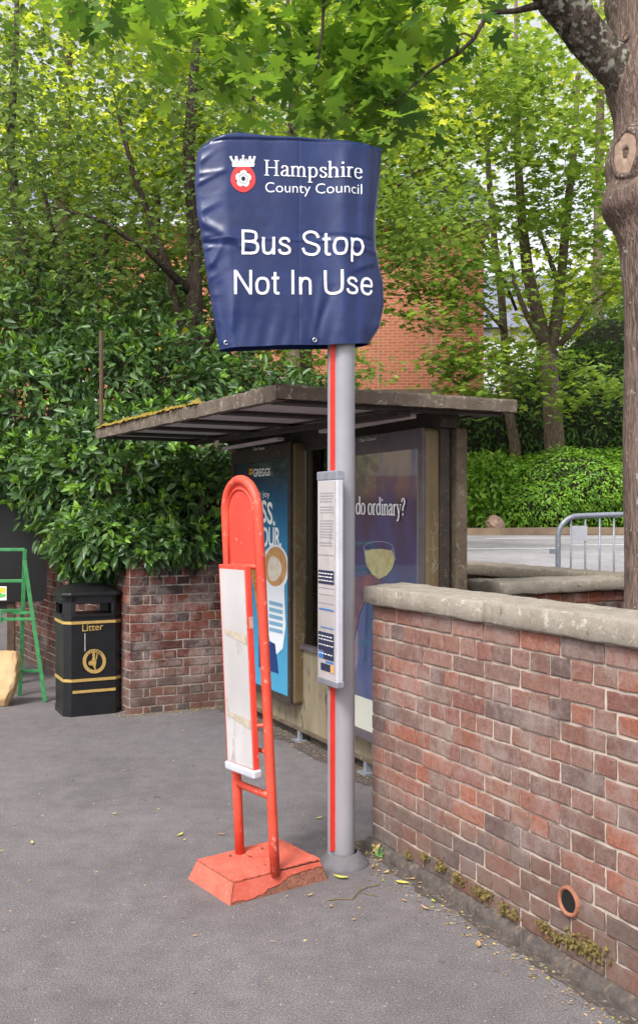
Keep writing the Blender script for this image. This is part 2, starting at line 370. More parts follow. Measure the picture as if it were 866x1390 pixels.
# ------------------------------------------------------------------ leaves
def leaf_tmpl(kind):
    if kind == 'oval':      # long leaf, folded along the midrib
        v = [(0, 0, 0), (.19, .34, .06), (.155, .70, .03), (0, 1.05, -.14), (-.155, .70, .03), (-.19, .34, .06), (0, .5, -.03)]
        f = [(0, 1, 2, 6), (6, 2, 3), (0, 6, 4, 5), (6, 3, 4)]
    elif kind == 'round':
        v = [(0, 0, 0), (.36, .35, .05), (.28, .78, .02), (0, 1, -.06), (-.28, .78, .02), (-.36, .35, .05)]
        f = [(0, 1, 2, 3), (0, 3, 4, 5)]
    elif kind == 'simple':
        v = [(0, 0, 0), (.34, .5, .06), (0, 1, -.05), (-.34, .5, .06)]
        f = [(0, 1, 2), (0, 2, 3)]
    elif kind == 'star':    # maple seen from some way off
        v = [(0, 0, 0), (.42, .12, .0), (.22, .42, .03), (.52, .66, -.03), (.14, .72, .02), (0, 1.05, -.1), (-.14, .72, .02), (-.52, .66, -.03), (-.22, .42, .03), (-.42, .12, 0)]
        f = [(0, 1, 2), (0, 2, 3, 4), (0, 4, 5), (0, 5, 6), (0, 6, 7, 8), (0, 8, 9)]
    else:                   # maple, close
        h = [(.10, .02), (.34, -.10), (.36, .06), (.56, .10), (.42, .24), (.30, .30), (.50, .42), (.66, .62), (.46, .60), (.42, .70), (.24, .56), (.13, .54), (.20, .78), (.14, .84), (.0, 1.08)]
        v = [(0, 0, 0)]+[(x, y, .10*abs(x)-.12*y*y) for x, y in h]+[(-x, y, .10*abs(x)-.12*y*y) for x, y in h[:-1]]
        n = len(h)
        c = len(v); v.append((0, .3, -.02))
        f = [(0, 1, c)]+[(i, i+1, c) for i in range(1, n)]
        L = [n+1+i for i in range(n-1)]
        f += [(c, L[0], 0)]+[(c, L[i+1], L[i]) for i in range(n-2)]+[(c, n, L[-1])]
    return np.array(v, float), f
def leaves_mesh(name, pos, size, mat, parent=None, kind='simple', seed=0, up=.55, dirs=None, droop=.35, bright=None, norm=None, length_dir=None):
    rg = np.random.default_rng(seed); tv, tf = leaf_tmpl(kind); n = len(pos); k = len(tv)
    nr = rg.normal(size=(n, 3)); nr /= np.linalg.norm(nr, axis=1)[:, None]
    nr[:, 2] = np.abs(nr[:, 2])
    N = nr*(1-up)+np.array([0, 0, 1.0])*up if norm is None else nr*(1-up)+norm*up
    N /= np.linalg.norm(N, axis=1)[:, None]
    T = rg.normal(size=(n, 3)); T[:, 2] -= droop
    if length_dir is not None: T = T*.5+length_dir
    T -= N*(T*N).sum(1)[:, None]; T /= np.linalg.norm(T, axis=1)[:, None]+1e-9
    B = np.cross(T, N)
    s = size*rg.uniform(.6, 1.25, n)
    V = pos[:, None, :]+s[:, None, None]*(tv[None, :, 0, None]*B[:, None, :]+tv[None, :, 1, None]*T[:, None, :]+tv[None, :, 2, None]*N[:, None, :])
    V = V.reshape(-1, 3)
    lt = np.array([len(f) for f in tf]); flat_ = np.concatenate([np.array(f) for f in tf])
    loops = (flat_[None, :]+(np.arange(n)*k)[:, None]).ravel()
    tot = np.tile(lt, n); start = np.concatenate([[0], np.cumsum(tot)[:-1]])
    me = bpy.data.meshes.new(name); me.vertices.add(len(V)); me.vertices.foreach_set('co', V.ravel().astype('f'))
    me.loops.add(len(loops)); me.loops.foreach_set('vertex_index', loops.astype('i'))
    me.polygons.add(len(tot)); me.polygons.foreach_set('loop_start', start.astype('i')); me.polygons.foreach_set('loop_total', tot.astype('i'))
    a = me.attributes.new('rnd', 'FLOAT', 'POINT')
    r = rg.uniform(0, 1, n) if bright is None else np.where(rg.uniform(0, 1, n) < .004, 1, np.clip(bright+rg.normal(0, .2, n), 0, .975))
    a.data.foreach_set('value', np.repeat(r, k).astype('f'))
    me.update(calc_edges=True)
    return link(name, me, mat, parent)
def ell_points(rg, c, r, n, shell=.55):
    d = rg.normal(size=(n, 3)); d /= np.linalg.norm(d, axis=1)[:, None]
    q = rg.uniform(shell, 1, n)**.6
    return np.array(c)+d*q[:, None]*np.array(r)
def grow(mb, trunk, clusters, r_at=.03, r_min=.0025, rg=None, sides=5, wob=.12, seg=4):
    nodes = [Vector(p[:3]) for p in trunk]; rad = [p[3] for p in trunk]
    base = nodes[-1]
    for c in sorted(clusters, key=lambda q: min((Vector(q)-n).length for n in nodes[:len(trunk)])):
        c = Vector(c); best = min(range(len(nodes)), key=lambda i: (nodes[i]-c).length+max(0, nodes[i].z-c.z)*.6)
        p0 = nodes[best]; L = (c-p0).length; r0 = min(rad[best]*.62, .006+L*r_at)
        pts = [p0]; rs = [r0]
        for j in range(1, seg+1):
            t = j/seg; q = p0.lerp(c, t)
            q = q+Vector((rg.normal(), rg.normal(), rg.normal()+.5*math.sin(t*math.pi)))*L*wob*(1 if j < seg else .0)
            pts.append(q); rs.append(max(r_min, r0*(1-t*.7)))
        mb.tube(pts, rs, sides, cap=False)
        nodes += pts[1:]; rad += rs[1:]
def clustered(rg, cl, per, sig):
    cl = np.array(cl); n = len(cl)*per
    return np.repeat(cl, per, axis=0)+rg.normal(size=(n, 3))*np.array(sig)
def tree(name, label, cat, base, trunk, ells, ncl, per, sig, size, leafmat, barkmat, kind='simple', seed=1, group=None, limbs=(), up=.5, sides=10, shell=.35, r_at=.012, bright=.5, keep=None, twig=5, parts=True):
    """trunk: list of (x,y,z,r); ells: list of (centre, radii, share)"""
    rg = np.random.default_rng(seed); t = thing(name, label, cat, base, group)
    mb = MB(); path = [Vector(p[:3]) for p in trunk]
    mb.tube(path, [p[3] for p in trunk], sides, jit=.25)
    nodes = list(trunk)
    for lb in limbs:
        mb.tube([Vector(p[:3]) for p in lb], [p[3] for p in lb], 8, jit=.2); nodes += lb
    tot = sum(e[2] for e in ells); cl = []; br = []
    for c, r, sh in ells:
        p = ell_points(rg, c, r, max(3, int(ncl*sh/tot)), shell); cl += [tuple(q) for q in p]
    if keep: cl = [c for c in cl if keep(c)]
    grow(mb, nodes[2:] if len(nodes) > 4 else nodes, cl, r_at, rg=rg, sides=twig)
    mb.build('trunk', barkmat, t, smooth=True)
    pos = clustered(rg, cl, per, sig)
    cb = np.repeat(rg.normal(bright, .13, len(cl)), per)
    leaves_mesh('crown', pos, size, leafmat, t, kind, seed, up, bright=cb)
    for ch in t.children: ch.matrix_parent_inverse = Matrix.Translation(-Vector(base))
    return t
def settle(t):      # children were modelled in world space
    for ch in t.children:
        ch.matrix_parent_inverse = Matrix.Translation(-Vector(t.location))

# ------------------------------------------------------------------ ribbons and lettering
def catmull(pts, sub=6):
    if len(pts) < 3: return [Vector(p) for p in pts]
    p = [Vector(q) for q in pts]; p = [p[0]*2-p[1]]+p+[p[-1]*2-p[-2]]; out = []
    for i in range(1, len(p)-2):
        for k in range(sub):
            t = k/sub
            out.append(.5*((2*p[i])+(-p[i-1]+p[i+1])*t+(2*p[i-1]-5*p[i]+4*p[i+1]-p[i+2])*t*t+(-p[i-1]+3*p[i]-3*p[i+1]+p[i+2])*t**3))
    out.append(p[-2]); return out
def ribbon(pts, wfn):
    n = len(pts); L = []; R = []
    for i in range(n):
        t = pts[min(i+1, n-1)]-pts[max(i-1, 0)]
        t = t.normalized() if t.length > 1e-9 else Vector((1, 0)); m = Vector((-t.y, t.x)); w = wfn(t)/2
        L.append(pts[i]+m*w); R.append(pts[i]-m*w)
    return L, R
# strokes: ('l', pts) straight, ('c', pts) smooth, ('d', (x,y,r)) dot, ('t', pts) thin serif
SERIF = {
 'H': (1.45, [('l', [(.28, .0), (.28, 1.45)]), ('l', [(1.12, 0), (1.12, 1.45)]), ('t', [(.28, .76), (1.12, .76)]), ('t', [(.05, .03), (.5, .03)]), ('t', [(.9, .03), (1.35, .03)]), ('t', [(.05, 1.42), (.5, 1.42)]), ('t', [(.9, 1.42), (1.35, 1.42)])]),
 'a': (.86, [('c', [(.14, .74), (.24, .94), (.45, .96), (.6, .8), (.6, .3)]), ('c', [(.6, .32), (.62, .08), (.72, .03), (.84, .1)]), ('c', [(.6, .58), (.3, .5), (.12, .28), (.2, .06), (.42, .05), (.6, .24)])]),
 'm': (1.5, [('l', [(.2, .0), (.2, .96)]), ('t', [(.02, .88), (.24, .95)]), ('c', [(.2, .72), (.4, .93), (.6, .93), (.7, .7), (.7, .35)]), ('l', [(.7, .5), (.7, 0)]), ('c', [(.7, .72), (.9, .93), (1.1, .93), (1.2, .7), (1.2, .35)]), ('l', [(1.2, .5), (1.2, 0)]), ('t', [(.02, .03), (.4, .03)]), ('t', [(.52, .03), (.9, .03)]), ('t', [(1.02, .03), (1.4, .03)])]),
 'n': (1.0, [('l', [(.2, .0), (.2, .96)]), ('t', [(.02, .88), (.24, .95)]), ('c', [(.2, .72), (.42, .93), (.62, .92), (.74, .7), (.74, .35)]), ('l', [(.74, .5), (.74, 0)]), ('t', [(.02, .03), (.4, .03)]), ('t', [(.56, .03), (.94, .03)])]),
 'h': (1.0, [('l', [(.2, .0), (.2, 1.55)]), ('t', [(.02, 1.48), (.24, 1.54)]), ('c', [(.2, .72), (.42, .93), (.62, .92), (.74, .7), (.74, .35)]), ('l', [(.74, .5), (.74, 0)]), ('t', [(.02, .03), (.4, .03)]), ('t', [(.56, .03), (.94, .03)])]),
 'p': (1.0, [('l', [(.2, -.5), (.2, .96)]), ('t', [(.02, .88), (.24, .95)]), ('c', [(.2, .74), (.42, .94), (.68, .86), (.8, .5), (.68, .12), (.42, .04), (.2, .16)]), ('t', [(.02, -.47), (.42, -.47)])]),
 's': (.72, [('c', [(.58, .74), (.46, .95), (.22, .93), (.14, .72), (.3, .56), (.5, .44), (.6, .24), (.46, .05), (.22, .05), (.1, .26)])]),
 'i': (.5, [('l', [(.24, 0), (.24, .96)]), ('t', [(.05, .88), (.28, .95)]), ('t', [(.05, .03), (.44, .03)]), ('d', (.22, 1.32, .11))]),
 'r': (.72, [('l', [(.2, 0), (.2, .96)]), ('t', [(.02, .88), (.24, .95)]), ('c', [(.2, .62), (.34, .88), (.5, .96), (.62, .9)]), ('t', [(.02, .03), (.44, .03)])]),
 'e': (.86, [('t', [(.14, .56), (.7, .56)]), ('c', [(.7, .56), (.64, .86), (.42, .96), (.18, .82), (.1, .48), (.2, .14), (.46, .03), (.74, .2)])]),
 'd': (1.0, [('l', [(.76, 1.55), (.76, .06)]), ('t', [(.6, 1.5), (.78, 1.54)]), ('t', [(.76, .05), (.96, .08)]), ('c', [(.76, .78), (.54, .95), (.26, .86), (.12, .48), (.26, .1), (.52, .04), (.76, .24)])]),
 'o': (.92, [('c', [(.44, .97), (.2, .86), (.1, .5), (.2, .13), (.44, .03), (.68, .13), (.78, .5), (.68, .86), (.44, .97)])]),
 'y': (.9, [('l', [(.14, .95), (.46, .08)]), ('t', [(.78, .95), (.46, .08)]), ('c', [(.46, .08), (.34, -.3), (.2, -.46), (.06, -.4)]), ('t', [(0, .95), (.34, .95)]), ('t', [(.6, .95), (.94, .95)])]),
 '?': (.8, [('c', [(.12, 1.2), (.3, 1.48), (.58, 1.44), (.68, 1.15), (.5, .86), (.36, .66), (.36, .42)]), ('d', (.36, .1, .12))]),
 ' ': (.45, []), ',': (.4, []),
}
SANS = {
 'B': (1.12, [('l', [(.17, 0), (.17, 1.4)]), ('l', [(.1, 1.33), (.6, 1.33)]), ('l', [(.1, .74), (.64, .74)]), ('l', [(.1, .07), (.66, .07)]), ('c', [(.6, 1.33), (.84, 1.24), (.9, 1.04), (.84, .82), (.6, .74)]), ('c', [(.62, .74), (.9, .65), (.98, .42), (.9, .15), (.62, .07)])]),
 'u': (.9, [('c', [(.17, .99), (.17, .4), (.22, .14), (.4, .06), (.6, .14), (.72, .4)]), ('l', [(.72, 1), (.72, 0)])]),
 's': (.84, [('c', [(.68, .72), (.56, .9), (.32, .92), (.17, .76), (.26, .6), (.5, .5), (.68, .36), (.66, .14), (.42, .06), (.2, .12), (.11, .3)])]),
 'S': (1.16, [('c', [(.98, 1.02), (.86, 1.26), (.56, 1.36), (.26, 1.24), (.18, 1.02), (.32, .8), (.6, .7), (.9, .58), (1.0, .36), (.86, .12), (.56, .05), (.24, .15), (.12, .42)])]),
 't': (.5, [('c', [(.22, 1.27), (.22, .5), (.23, .15), (.32, .06), (.46, .07)]), ('l', [(.03, .93), (.44, .93)])]),
 'o': (.92, [('c', [(.45, .94), (.22, .84), (.13, .5), (.22, .15), (.45, .06), (.68, .15), (.77, .5), (.68, .84), (.45, .94)])]),
 'p': (.94, [('l', [(.17, -.38), (.17, 1)]), ('c', [(.17, .66), (.28, .88), (.5, .94), (.7, .82), (.79, .5), (.7, .18), (.5, .06), (.28, .12), (.17, .34)])]),
 'N': (1.22, [('l', [(.18, 0), (.18, 1.4)]), ('l', [(1.02, 0), (1.02, 1.4)]), ('l', [(.2, 1.34), (1.0, .06)])]),
 'n': (.9, [('l', [(.17, 0), (.17, 1)]), ('c', [(.17, .6), (.3, .88), (.5, .94), (.68, .84), (.72, .6), (.72, 0)])]),
 'I': (.48, [('l', [(.22, 0), (.22, 1.4)])]),
 'U': (1.2, [('c', [(.17, 1.39), (.17, .6), (.22, .22), (.4, .08), (.6, .05), (.8, .08), (.98, .22), (1.03, .6), (1.03, 1.39)])]),
 'e': (.9, [('l', [(.14, .52), (.78, .52)]), ('c', [(.76, .52), (.7, .82), (.46, .94), (.22, .84), (.13, .5), (.22, .16), (.46, .05), (.66, .12), (.76, .3)])]),
 ' ': (.48, []),
}
def glyph_polys(text, font, thick, thin=None, gap=.0):
    """list of (poly verts, quads) in em units"""
    out = []; x = 0; thin = thin or thick
    for ch in text:
        adv, st = font[ch]
        for kind, d in st:
            if kind == 'd':
                c = Vector((x+d[0], d[1])); vs = [c]+[c+Vector((math.cos(a), math.sin(a)))*d[2] for a in [2*math.pi*k/12 for k in range(12)]]
                out.append((vs, [(0, 1+k, 1+(k+1) % 12) for k in range(12)])); continue
            pts = catmull(d) if kind == 'c' else [Vector(d[0]).lerp(Vector(d[-1]), k/6) for k in range(7)]
            pts = [Vector((p.x+x, p.y)) for p in pts]
            w = (lambda t: thin) if kind == 't' else (lambda t: thin+(thick-thin)*abs(t.y)**1.3)
            L, R = ribbon(pts, w); n = len(L)
            out.append((L+R, [(i, i+1, n+i+1, n+i) for i in range(n-1)]))
        x += adv+gap
    return out, x
def stroke_text(mb, text, font, M, box, thick, thin=None, step=.00015):
    """box = (x0, base0, x1, base1, xheight px); M maps picture-plane px of the lettering to the surface"""
    polys, _ = glyph_polys(text, font, thick, thin)
    xs = [v.x for vs, f in polys for v in vs]; a, b = min(xs), max(xs); x0, y0, x1, y1, xh = box
    for i, (vs, fs) in enumerate(polys):
        w = []
        for v in vs:
            t = (v.x-a)/(b-a); w.append(M(x0+(x1-x0)*t, y0+(y1-y0)*t-v.y*xh, i*step))
        mb.add(w, fs)
def font_text(mb, text, M, box, offset=0, capped=True, sub=0):
    """builtin typeface; box = (x0, base0, x1, base1, cap height px)"""
    cu = bpy.data.curves.new('tmp_text', 'FONT'); cu.body = text; cu.size = 1; cu.resolution_u = 4; cu.offset = offset
    o = bpy.data.objects.new('tmp_text', cu); COL.objects.link(o)
    dg = bpy.context.evaluated_depsgraph_get(); dg.update()
    me = bpy.data.meshes.new_from_object(o.evaluated_get(dg))
    bm = bmesh.new(); bm.from_mesh(me)
    if sub:
        bmesh.ops.triangulate(bm, faces=bm.faces)
        for _ in range(4):
            es = [e for e in bm.edges if e.calc_length() > sub]
            if es: bmesh.ops.subdivide_edges(bm, edges=es, cuts=1)
            bmesh.ops.triangulate(bm, faces=[f for f in bm.faces if len(f.verts) > 3])
    vs = [v.co.copy() for v in bm.verts]
    for i, v in enumerate(bm.verts): v.index = i
    fs = [tuple(v.index for v in f.verts) for f in bm.faces]; bm.free()
    COL.objects.unlink(o); bpy.data.objects.remove(o); bpy.data.meshes.remove(me); bpy.data.curves.remove(cu)
    a = min(v.x for v in vs); b = max(v.x for v in vs); x0, y0, x1, y1, ch = box; k = ch/.68
    w = [M(x0+(x1-x0)*(v.x-a)/(b-a), y0+(y1-y0)*(v.x-a)/(b-a)-v.y*k, 0) for v in vs]
    mb.add(w, fs)
def poly(mb, M, pts, up=0):
    """flat shape from px outline, fan from centroid"""
    n = len(pts); c = (sum(p[0] for p in pts)/n, sum(p[1] for p in pts)/n)
    mb.add([M(c[0], c[1], up)]+[M(p[0], p[1], up) for p in pts], [(0, 1+i, 1+(i+1) % n) for i in range(n)])
def disc(cx, cy, rx, ry, n=28, a0=0, a1=360, wav=0, k=5, ph=0):
    return [(cx+math.cos(math.radians(a0+(a1-a0)*i/n))*rx*(1+wav*math.cos(k*math.radians(a0+(a1-a0)*i/n)+ph)), cy+math.sin(math.radians(a0+(a1-a0)*i/n))*ry*(1+wav*math.cos(k*math.radians(a0+(a1-a0)*i/n)+ph))) for i in range(n)]
def rectpx(x0, y0, x1, y1, slope=0):
    return [(x0, y0), (x1, y0+slope*(x1-x0)), (x1, y1+slope*(x1-x0)), (x0, y1)]
# ================================================================== SETTING
mb = MB(); mb.quad((-400, -60, 0), (400, -60, 0), (400, 600, 0), (-400, 600, 0))
tag(mb.build('pavement', 'asphalt'), kind='structure')
def hill(x, y): return .75+.025*y
def ext(pts, name, mat, dz=0.0):
    m = MB(); m.add([(p[0], p[1], hill(*p[:2])+dz) for p in pts], [tuple(range(len(pts)))]); o = m.build(name, mat); tag(o, kind='structure'); return o
a0 = S(-4, 1.95); a1 = S(6, 1.95)
ext([(a0.x, a0.y), (40, a0.y), (60, 90), (-60, 90), (-14, 20), (a1.x, a1.y)], 'terrain', 'soil', -.012)
# road surface of the car park beyond the walls
KY = 19.0
ext([(a0.x, a0.y), (30, a0.y), (40, KY-.3), (-3, KY-.3), (a1.x, a1.y)], 'car_park', 'road')
m = MB()
for (x0, y0, x1, y1) in ((4.0, 15.2, 6.6, 15.6), (6.9, 14.0, 10.5, 14.7), (2.2, 14.2, 3.6, 14.35), (3.0, 17.3, 9.0, 17.9)):
    d = Vector((x1-x0, y1-y0)).normalized()*.06; nx, ny = -d.y, d.x
    q = [(x0-nx, y0-ny), (x1-nx, y1-ny), (x1+nx, y1+ny), (x0+nx, y0+ny)]
    m.add([(p[0], p[1], hill(*p)+.005) for p in q], [(0, 1, 2, 3)])
tag(m.build('road_marking', 'white_line'), kind='structure')
m = MB(); kp = [(-3, KY), (3.4, KY), (5.2, KY+.4), (8.0, KY+.1), (20, KY-.8)]
for (xa, ya), (xb, yb) in zip(kp[:-1], kp[1:]):
    m.hexa([(xa, ya, hill(0, ya)-.1), (xb, yb, hill(0, yb)-.1), (xb, yb+.2, hill(0, yb)-.1), (xa, ya+.2, hill(0, ya)-.1)], [(xa, ya, hill(0, ya)+.13), (xb, yb, hill(0, yb)+.13), (xb, yb+.2, hill(0, yb)+.13), (xa, ya+.2, hill(0, ya)+.13)])
tag(m.build('kerb', 'stone_kerb'), kind='structure')

# ================================================================== BRICKWORK
PAL_NEAR = [sr(146, 106, 94), sr(152, 110, 98), sr(142, 100, 90), sr(134, 102, 94), sr(130, 104, 96), sr(156, 104, 88), sr(154, 118, 106), sr(162, 106, 88), sr(138, 110, 102), sr(134, 102, 94), sr(120, 98, 94), sr(154, 114, 100), sr(148, 104, 92), sr(150, 110, 98), sr(148, 108, 96), sr(144, 100, 90)]
PAL_DARK = [sr(124, 76, 64), sr(120, 72, 62), sr(118, 66, 54), sr(106, 60, 50), sr(128, 72, 58), sr(94, 56, 50), sr(84, 62, 60), sr(110, 74, 64), sr(134, 80, 62), sr(76, 60, 60)]
def brickwork(name, faces, courses, z0, pal, parent, mat='brick', proud=.0035, seed=1, jit=.0022, pitch=.075):
    """faces: list of (start Vector2, dir Vector2, outward normal Vector2, length); English bond, one mesh"""
    rg = random.Random(seed); V = []; Fc = []; C = []
    for (p0, d, nn, L) in faces:
        for c in range(courses):
            z = z0+c*pitch; stretch = c % 2 == 1; x = 0; first = True
            while x < L-.005:
                w = .225 if stretch else .1125
                if not stretch and first is False and abs(x-.1125) < .01: w = .056
                first = False; w = min(w, L-x)
                g = .0058; a0_, a1_ = x+g+rg.uniform(-jit, jit), x+w-g+rg.uniform(-jit, jit)
                b0, b1 = z+g+rg.uniform(-jit, jit), z+pitch-g+rg.uniform(-jit, jit)
                pr = proud+rg.uniform(-.0015, .003); r = .006
                col = rg.choice(pal); k = rg.uniform(.95, 1.2); col = tuple(v*k for v in col)
                # ring: back, shoulder, face with uneven arrises
                def pt(a, zz, o): q = p0+d*a+nn*o; return (q.x, q.y, zz)
                per = []
                nx_, nz = max(2, int(w/.035)), 3
                for i in range(nx_): per.append((a0_+(a1_-a0_)*i/nx_, b0, 0, 1))
                for i in range(nz): per.append((a1_, b0+(b1-b0)*i/nz, -1, 0))
                for i in range(nx_): per.append((a1_-(a1_-a0_)*i/nx_, b1, 0, -1))
                for i in range(nz): per.append((a0_, b1-(b1-b0)*i/nz, 1, 0))
                n = len(per); o = len(V); ca, cb = (a0_+a1_)/2, (b0+b1)/2
                jj = [rg.uniform(-.004, .002) for _ in per]
                for (a, b, ix, iz), j in zip(per, jj): V.append(pt(a+ix*j, b+iz*j, -.012))
                for (a, b, ix, iz), j in zip(per, jj): V.append(pt(a+ix*j, b+iz*j, pr-r*.5))
                for (a, b, ix, iz), j in zip(per, jj):
                    sx = 1-2*.0045/max(.02, a1_-a0_); sz = 1-2*.0045/(b1-b0)
                    V.append(pt(ca+(a-ca)*sx, cb+(b-cb)*sz, pr+rg.uniform(-.0005, .0005)))
                for rr in (0, 1):
                    for i in range(n): Fc.append((o+rr*n+i, o+rr*n+(i+1) % n, o+(rr+1)*n+(i+1) % n, o+(rr+1)*n+i))
                Fc.append(tuple(o+2*n+i for i in range(n)))
                C += [(*col, 1)]*(3*n)
                x += w
    me = bpy.data.meshes.new(name); me.from_pydata(V, [], Fc)
    at = me.color_attributes.new('bc', 'FLOAT_COLOR', 'POINT'); at.data.foreach_set('color', np.array(C, 'f').ravel())
    bm = bmesh.new(); bm.from_mesh(me); bm.to_mesh(me); bm.free()
    return link(name, me, mat, parent)
def V2(v): return Vector((v.x, v.y))
# --- near wall
WW = -.628; WS = -1.162; WL = 3.9
t = thing('brick_wall', 'long red brick wall with thick stone coping right of the bus stop pole', 'wall', S(WS, WW))
f0 = V2(S(WS, WW))
brickwork('brickwork', [(f0, -SU, -SV, WL), (f0+SV*.225, -SV, SU, .225)], 16, -.028, PAL_NEAR, t, seed=4)
m = MB(); m.sbox(WS-WL, WS-.003, WW+.003, WW+.222, -.03, 1.172); m.build('mortar_core', 'mortar', t)
# coping in three lengths, the end one cut askew
def sv(s, w): return S(s, w)
cw0, cw1 = WW-.032, WW+.265
cs = [WS+.035, WS-.93, WS-1.95, WS-3.0, WS-WL-.3]
for i in range(4):
    e = .11 if i == 0 else 0
    rough_block('coping', [sv(cs[i], cw0), sv(cs[i+1]+.006, cw0), sv(cs[i+1]+.006, cw1), sv(cs[i]+e, cw1)], 1.176, 1.262, 'coping_side', t, amp=.0045, seg=.025, seed=i)
# footing ledge
fl = MB()
def ledge(u_, v_):
    s = WS+.02-u_*WL; j = .008*noise.noise(Vector((s*7, 1, 0)))+.004*noise.noise(Vector((s*30, 1, 0)))
    prof = [(-.001, .052), (-.018, .046), (-.034+j, .03+j), (-.04+j*1.5, -.01)]
    k = v_*3; i = min(2, int(k)); f = k-i
    return S(s, WW+prof[i][0]*(1-f)+prof[i+1][0]*f, prof[i][1]*(1-f)+prof[i+1][1]*f)
grid_mesh('footing', ledge, 160, 6, 'grime', t, smooth=True)
# clay drain pipe
fr = sframe(WW); a, z = fr.hit(774, 1223)
def ringpt(u_, v_):
    an = 2*math.pi*u_; prof = [(.038, .009), (.039, .012), (.041, .015), (.045, .018), (.050, .017), (.053, .013), (.055, -.02)]
    k = v_*6; i = min(5, int(k)); f = k-i; r = prof[i][0]*(1-f)+prof[i+1][0]*f; n = prof[i][1]*(1-f)+prof[i+1][1]*f
    r *= 1+.03*noise.noise(Vector((math.cos(an)*2, math.sin(an)*2, 0)))
    return fr.w(a+math.cos(an)*r, z+math.sin(an)*r, n)
dp = grid_mesh('drain_pipe', ringpt, 32, 12, 'terracotta', t)
m = MB(); c0 = [fr.w(a+math.cos(x)*.0395, z+math.sin(x)*.0395, .0095) for x in [2*math.pi*k/20 for k in range(20)]]
m.add(c0, [tuple(range(20))]); m.build('pipe_shade_disc', 'hollow_shade', dp)  # flat dark disc paints the shade inside the pipe mouth
settle(t); dp_children = [c for c in dp.children]

# --- low walls behind
t = thing('stone_wall', 'short low wall with broken pale coping end beside the big tree trunk', 'wall', S(-.56, .62))
rough_block('coping', [sv(-.563, .613), sv(-.563, 3.2), sv(-.25, 3.2), sv(-.20, .60)], 1.125, 1.2, 'coping_side', t, amp=.009, seed=11)
b0 = V2(S(-.53, .68)); brickwork('brickwork', [(b0, SV, -SU, 2.4)], 15, 0, PAL_DARK, t, seed=14)
m = MB(); m.sbox(-.527, -.3, .66, 3.1, 0, 1.122); m.build('mortar_core', 'mortar_dark', t); settle(t)
t = thing('stone_wall', 'low weathered wall capped with dark stone along the edge of the car park', 'wall', S(-3, 1.65))
rough_block('coping', [sv(-2.5, 1.6), sv(5, 1.6), sv(5, 1.93), sv(-2.5, 1.93)], 1.125, 1.21, 'coping', t, seg=.05, amp=.008, seed=12)
b0 = V2(S(5, 1.65)); brickwork('brickwork', [(b0, -SU, -SV, 7.3)], 15, 0, PAL_DARK, t, seed=15)
m = MB(); m.sbox(-2.45, 4.95, 1.655, 1.9, 0, 1.122); m.build('mortar_core', 'mortar_dark', t); settle(t)

# --- left wall with its corner pier
U2 = Vector((-.5125, .8587)); N2 = Vector((-.8587, -.5125))
pc = Vector((-1.522, 7.70))
t = thing('brick_wall', 'dark red brick wall turning a corner behind the litter bin', 'wall', (pc.x, pc.y, 0))
brickwork('brickwork', [(pc, SV, -SU, 2.2), (pc+U2*4.2, -U2, N2, 4.2)], 17, -.02, PAL_DARK, t, seed=9)
m = MB()
q = [pc+SV*.003+U2*.003, pc+SV*2.2+U2*.003, pc+SV*2.2+U2*.225, pc+SV*.23+U2*.225]
m.hexa([(p.x, p.y, 0) for p in q], [(p.x, p.y, 1.252) for p in q])
q = [pc+SV*.003+U2*.003, pc+SV*.23+U2*.22, pc+U2*4.2-N2*.225, pc+U2*4.2-N2*.003]
m.hexa([(p.x, p.y, 0) for p in q], [(p.x, p.y, 1.2525) for p in q]); m.build('mortar_core', 'mortar', t)
q = [pc+(-SV+N2)*.01-U2*.03, pc+SV*2.2-U2*.03, pc+SV*2.2+U2*.25, pc+SV*.3+U2*.25]
rough_block('coping', q, 1.257, 1.32, 'coping_side', t, seg=.05, seed=21)
q = [pc+N2*.03+U2*.01, pc+SV*.27+U2*.25, pc+U2*4.2-N2*.26, pc+U2*4.2+N2*.03]
rough_block('coping', q, 1.2575, 1.318, 'coping_side', t, seg=.07, seed=22); settle(t)

# ================================================================== BUS SHELTER
t = shelter = thing('bus_shelter', 'old open bus shelter with flat mossy concrete edged roof and advert panels', 'bus shelter', S(.5, 0))
def roofz(s): return 2.225+.021*(s+1.04)
RS0, RS1, RW0, RW1 = -1.04, 2.55, -1.08, .335
def rblock(nm, s0, s1, w0, w1, zt0, zt1, mat, parent, rough=False):
    q = [(s0, w0), (s1, w0), (s1, w1), (s0, w1)]; m = MB()
    m.hexa([S(a, b, roofz(a)+zt0) for a, b in q], [S(a, b, roofz(a)+zt1) for a, b in q]); return m.build(nm, mat, parent)
def fascia(nm, p0, p1, thick, zb, zt, seed):
    L = (Vector(p1)-Vector(p0)).length; d = (Vector(p1)-Vector(p0)).normalized(); n = Vector((d.y, -d.x))
    prof = [(0, zb), (0, zt), (-thick, zt), (-thick, zb), (0, zb)]
    rows = [(0, zb), (0, zb+.02), (0, (zb+zt)/2), (0, zt-.012), (-.004, zt-.004), (-.012, zt), (-thick, zt), (-thick, zb), (0, zb)]
    def fn(u_, v_):
        k = v_*8; i = min(7, int(k+1e-6)); f = k-i
        a = rows[i]; b = rows[min(8, i+1)]; nn = a[0]*(1-f)+b[0]*f; z = a[1]*(1-f)+b[1]*f
        sw = Vector(p0)+d*L*u_+n*nn
        q = S(sw.x, sw.y, roofz(sw.x)+z); c = q*14
        return q+Vector((noise.noise(c+Vector((seed, 0, 0))), noise.noise(c+Vector((0, seed, 3))), noise.noise(c+Vector((3, 0, seed)))))*.004
    return grid_mesh(nm, fn, int(L/.02), 8, 'roof_edge', t, smooth=False)
rf = rblock('roof', RS0+.02, RS1-.02, RW0+.02, RW1-.02, -.05, -.004, 'roof_edge', t)
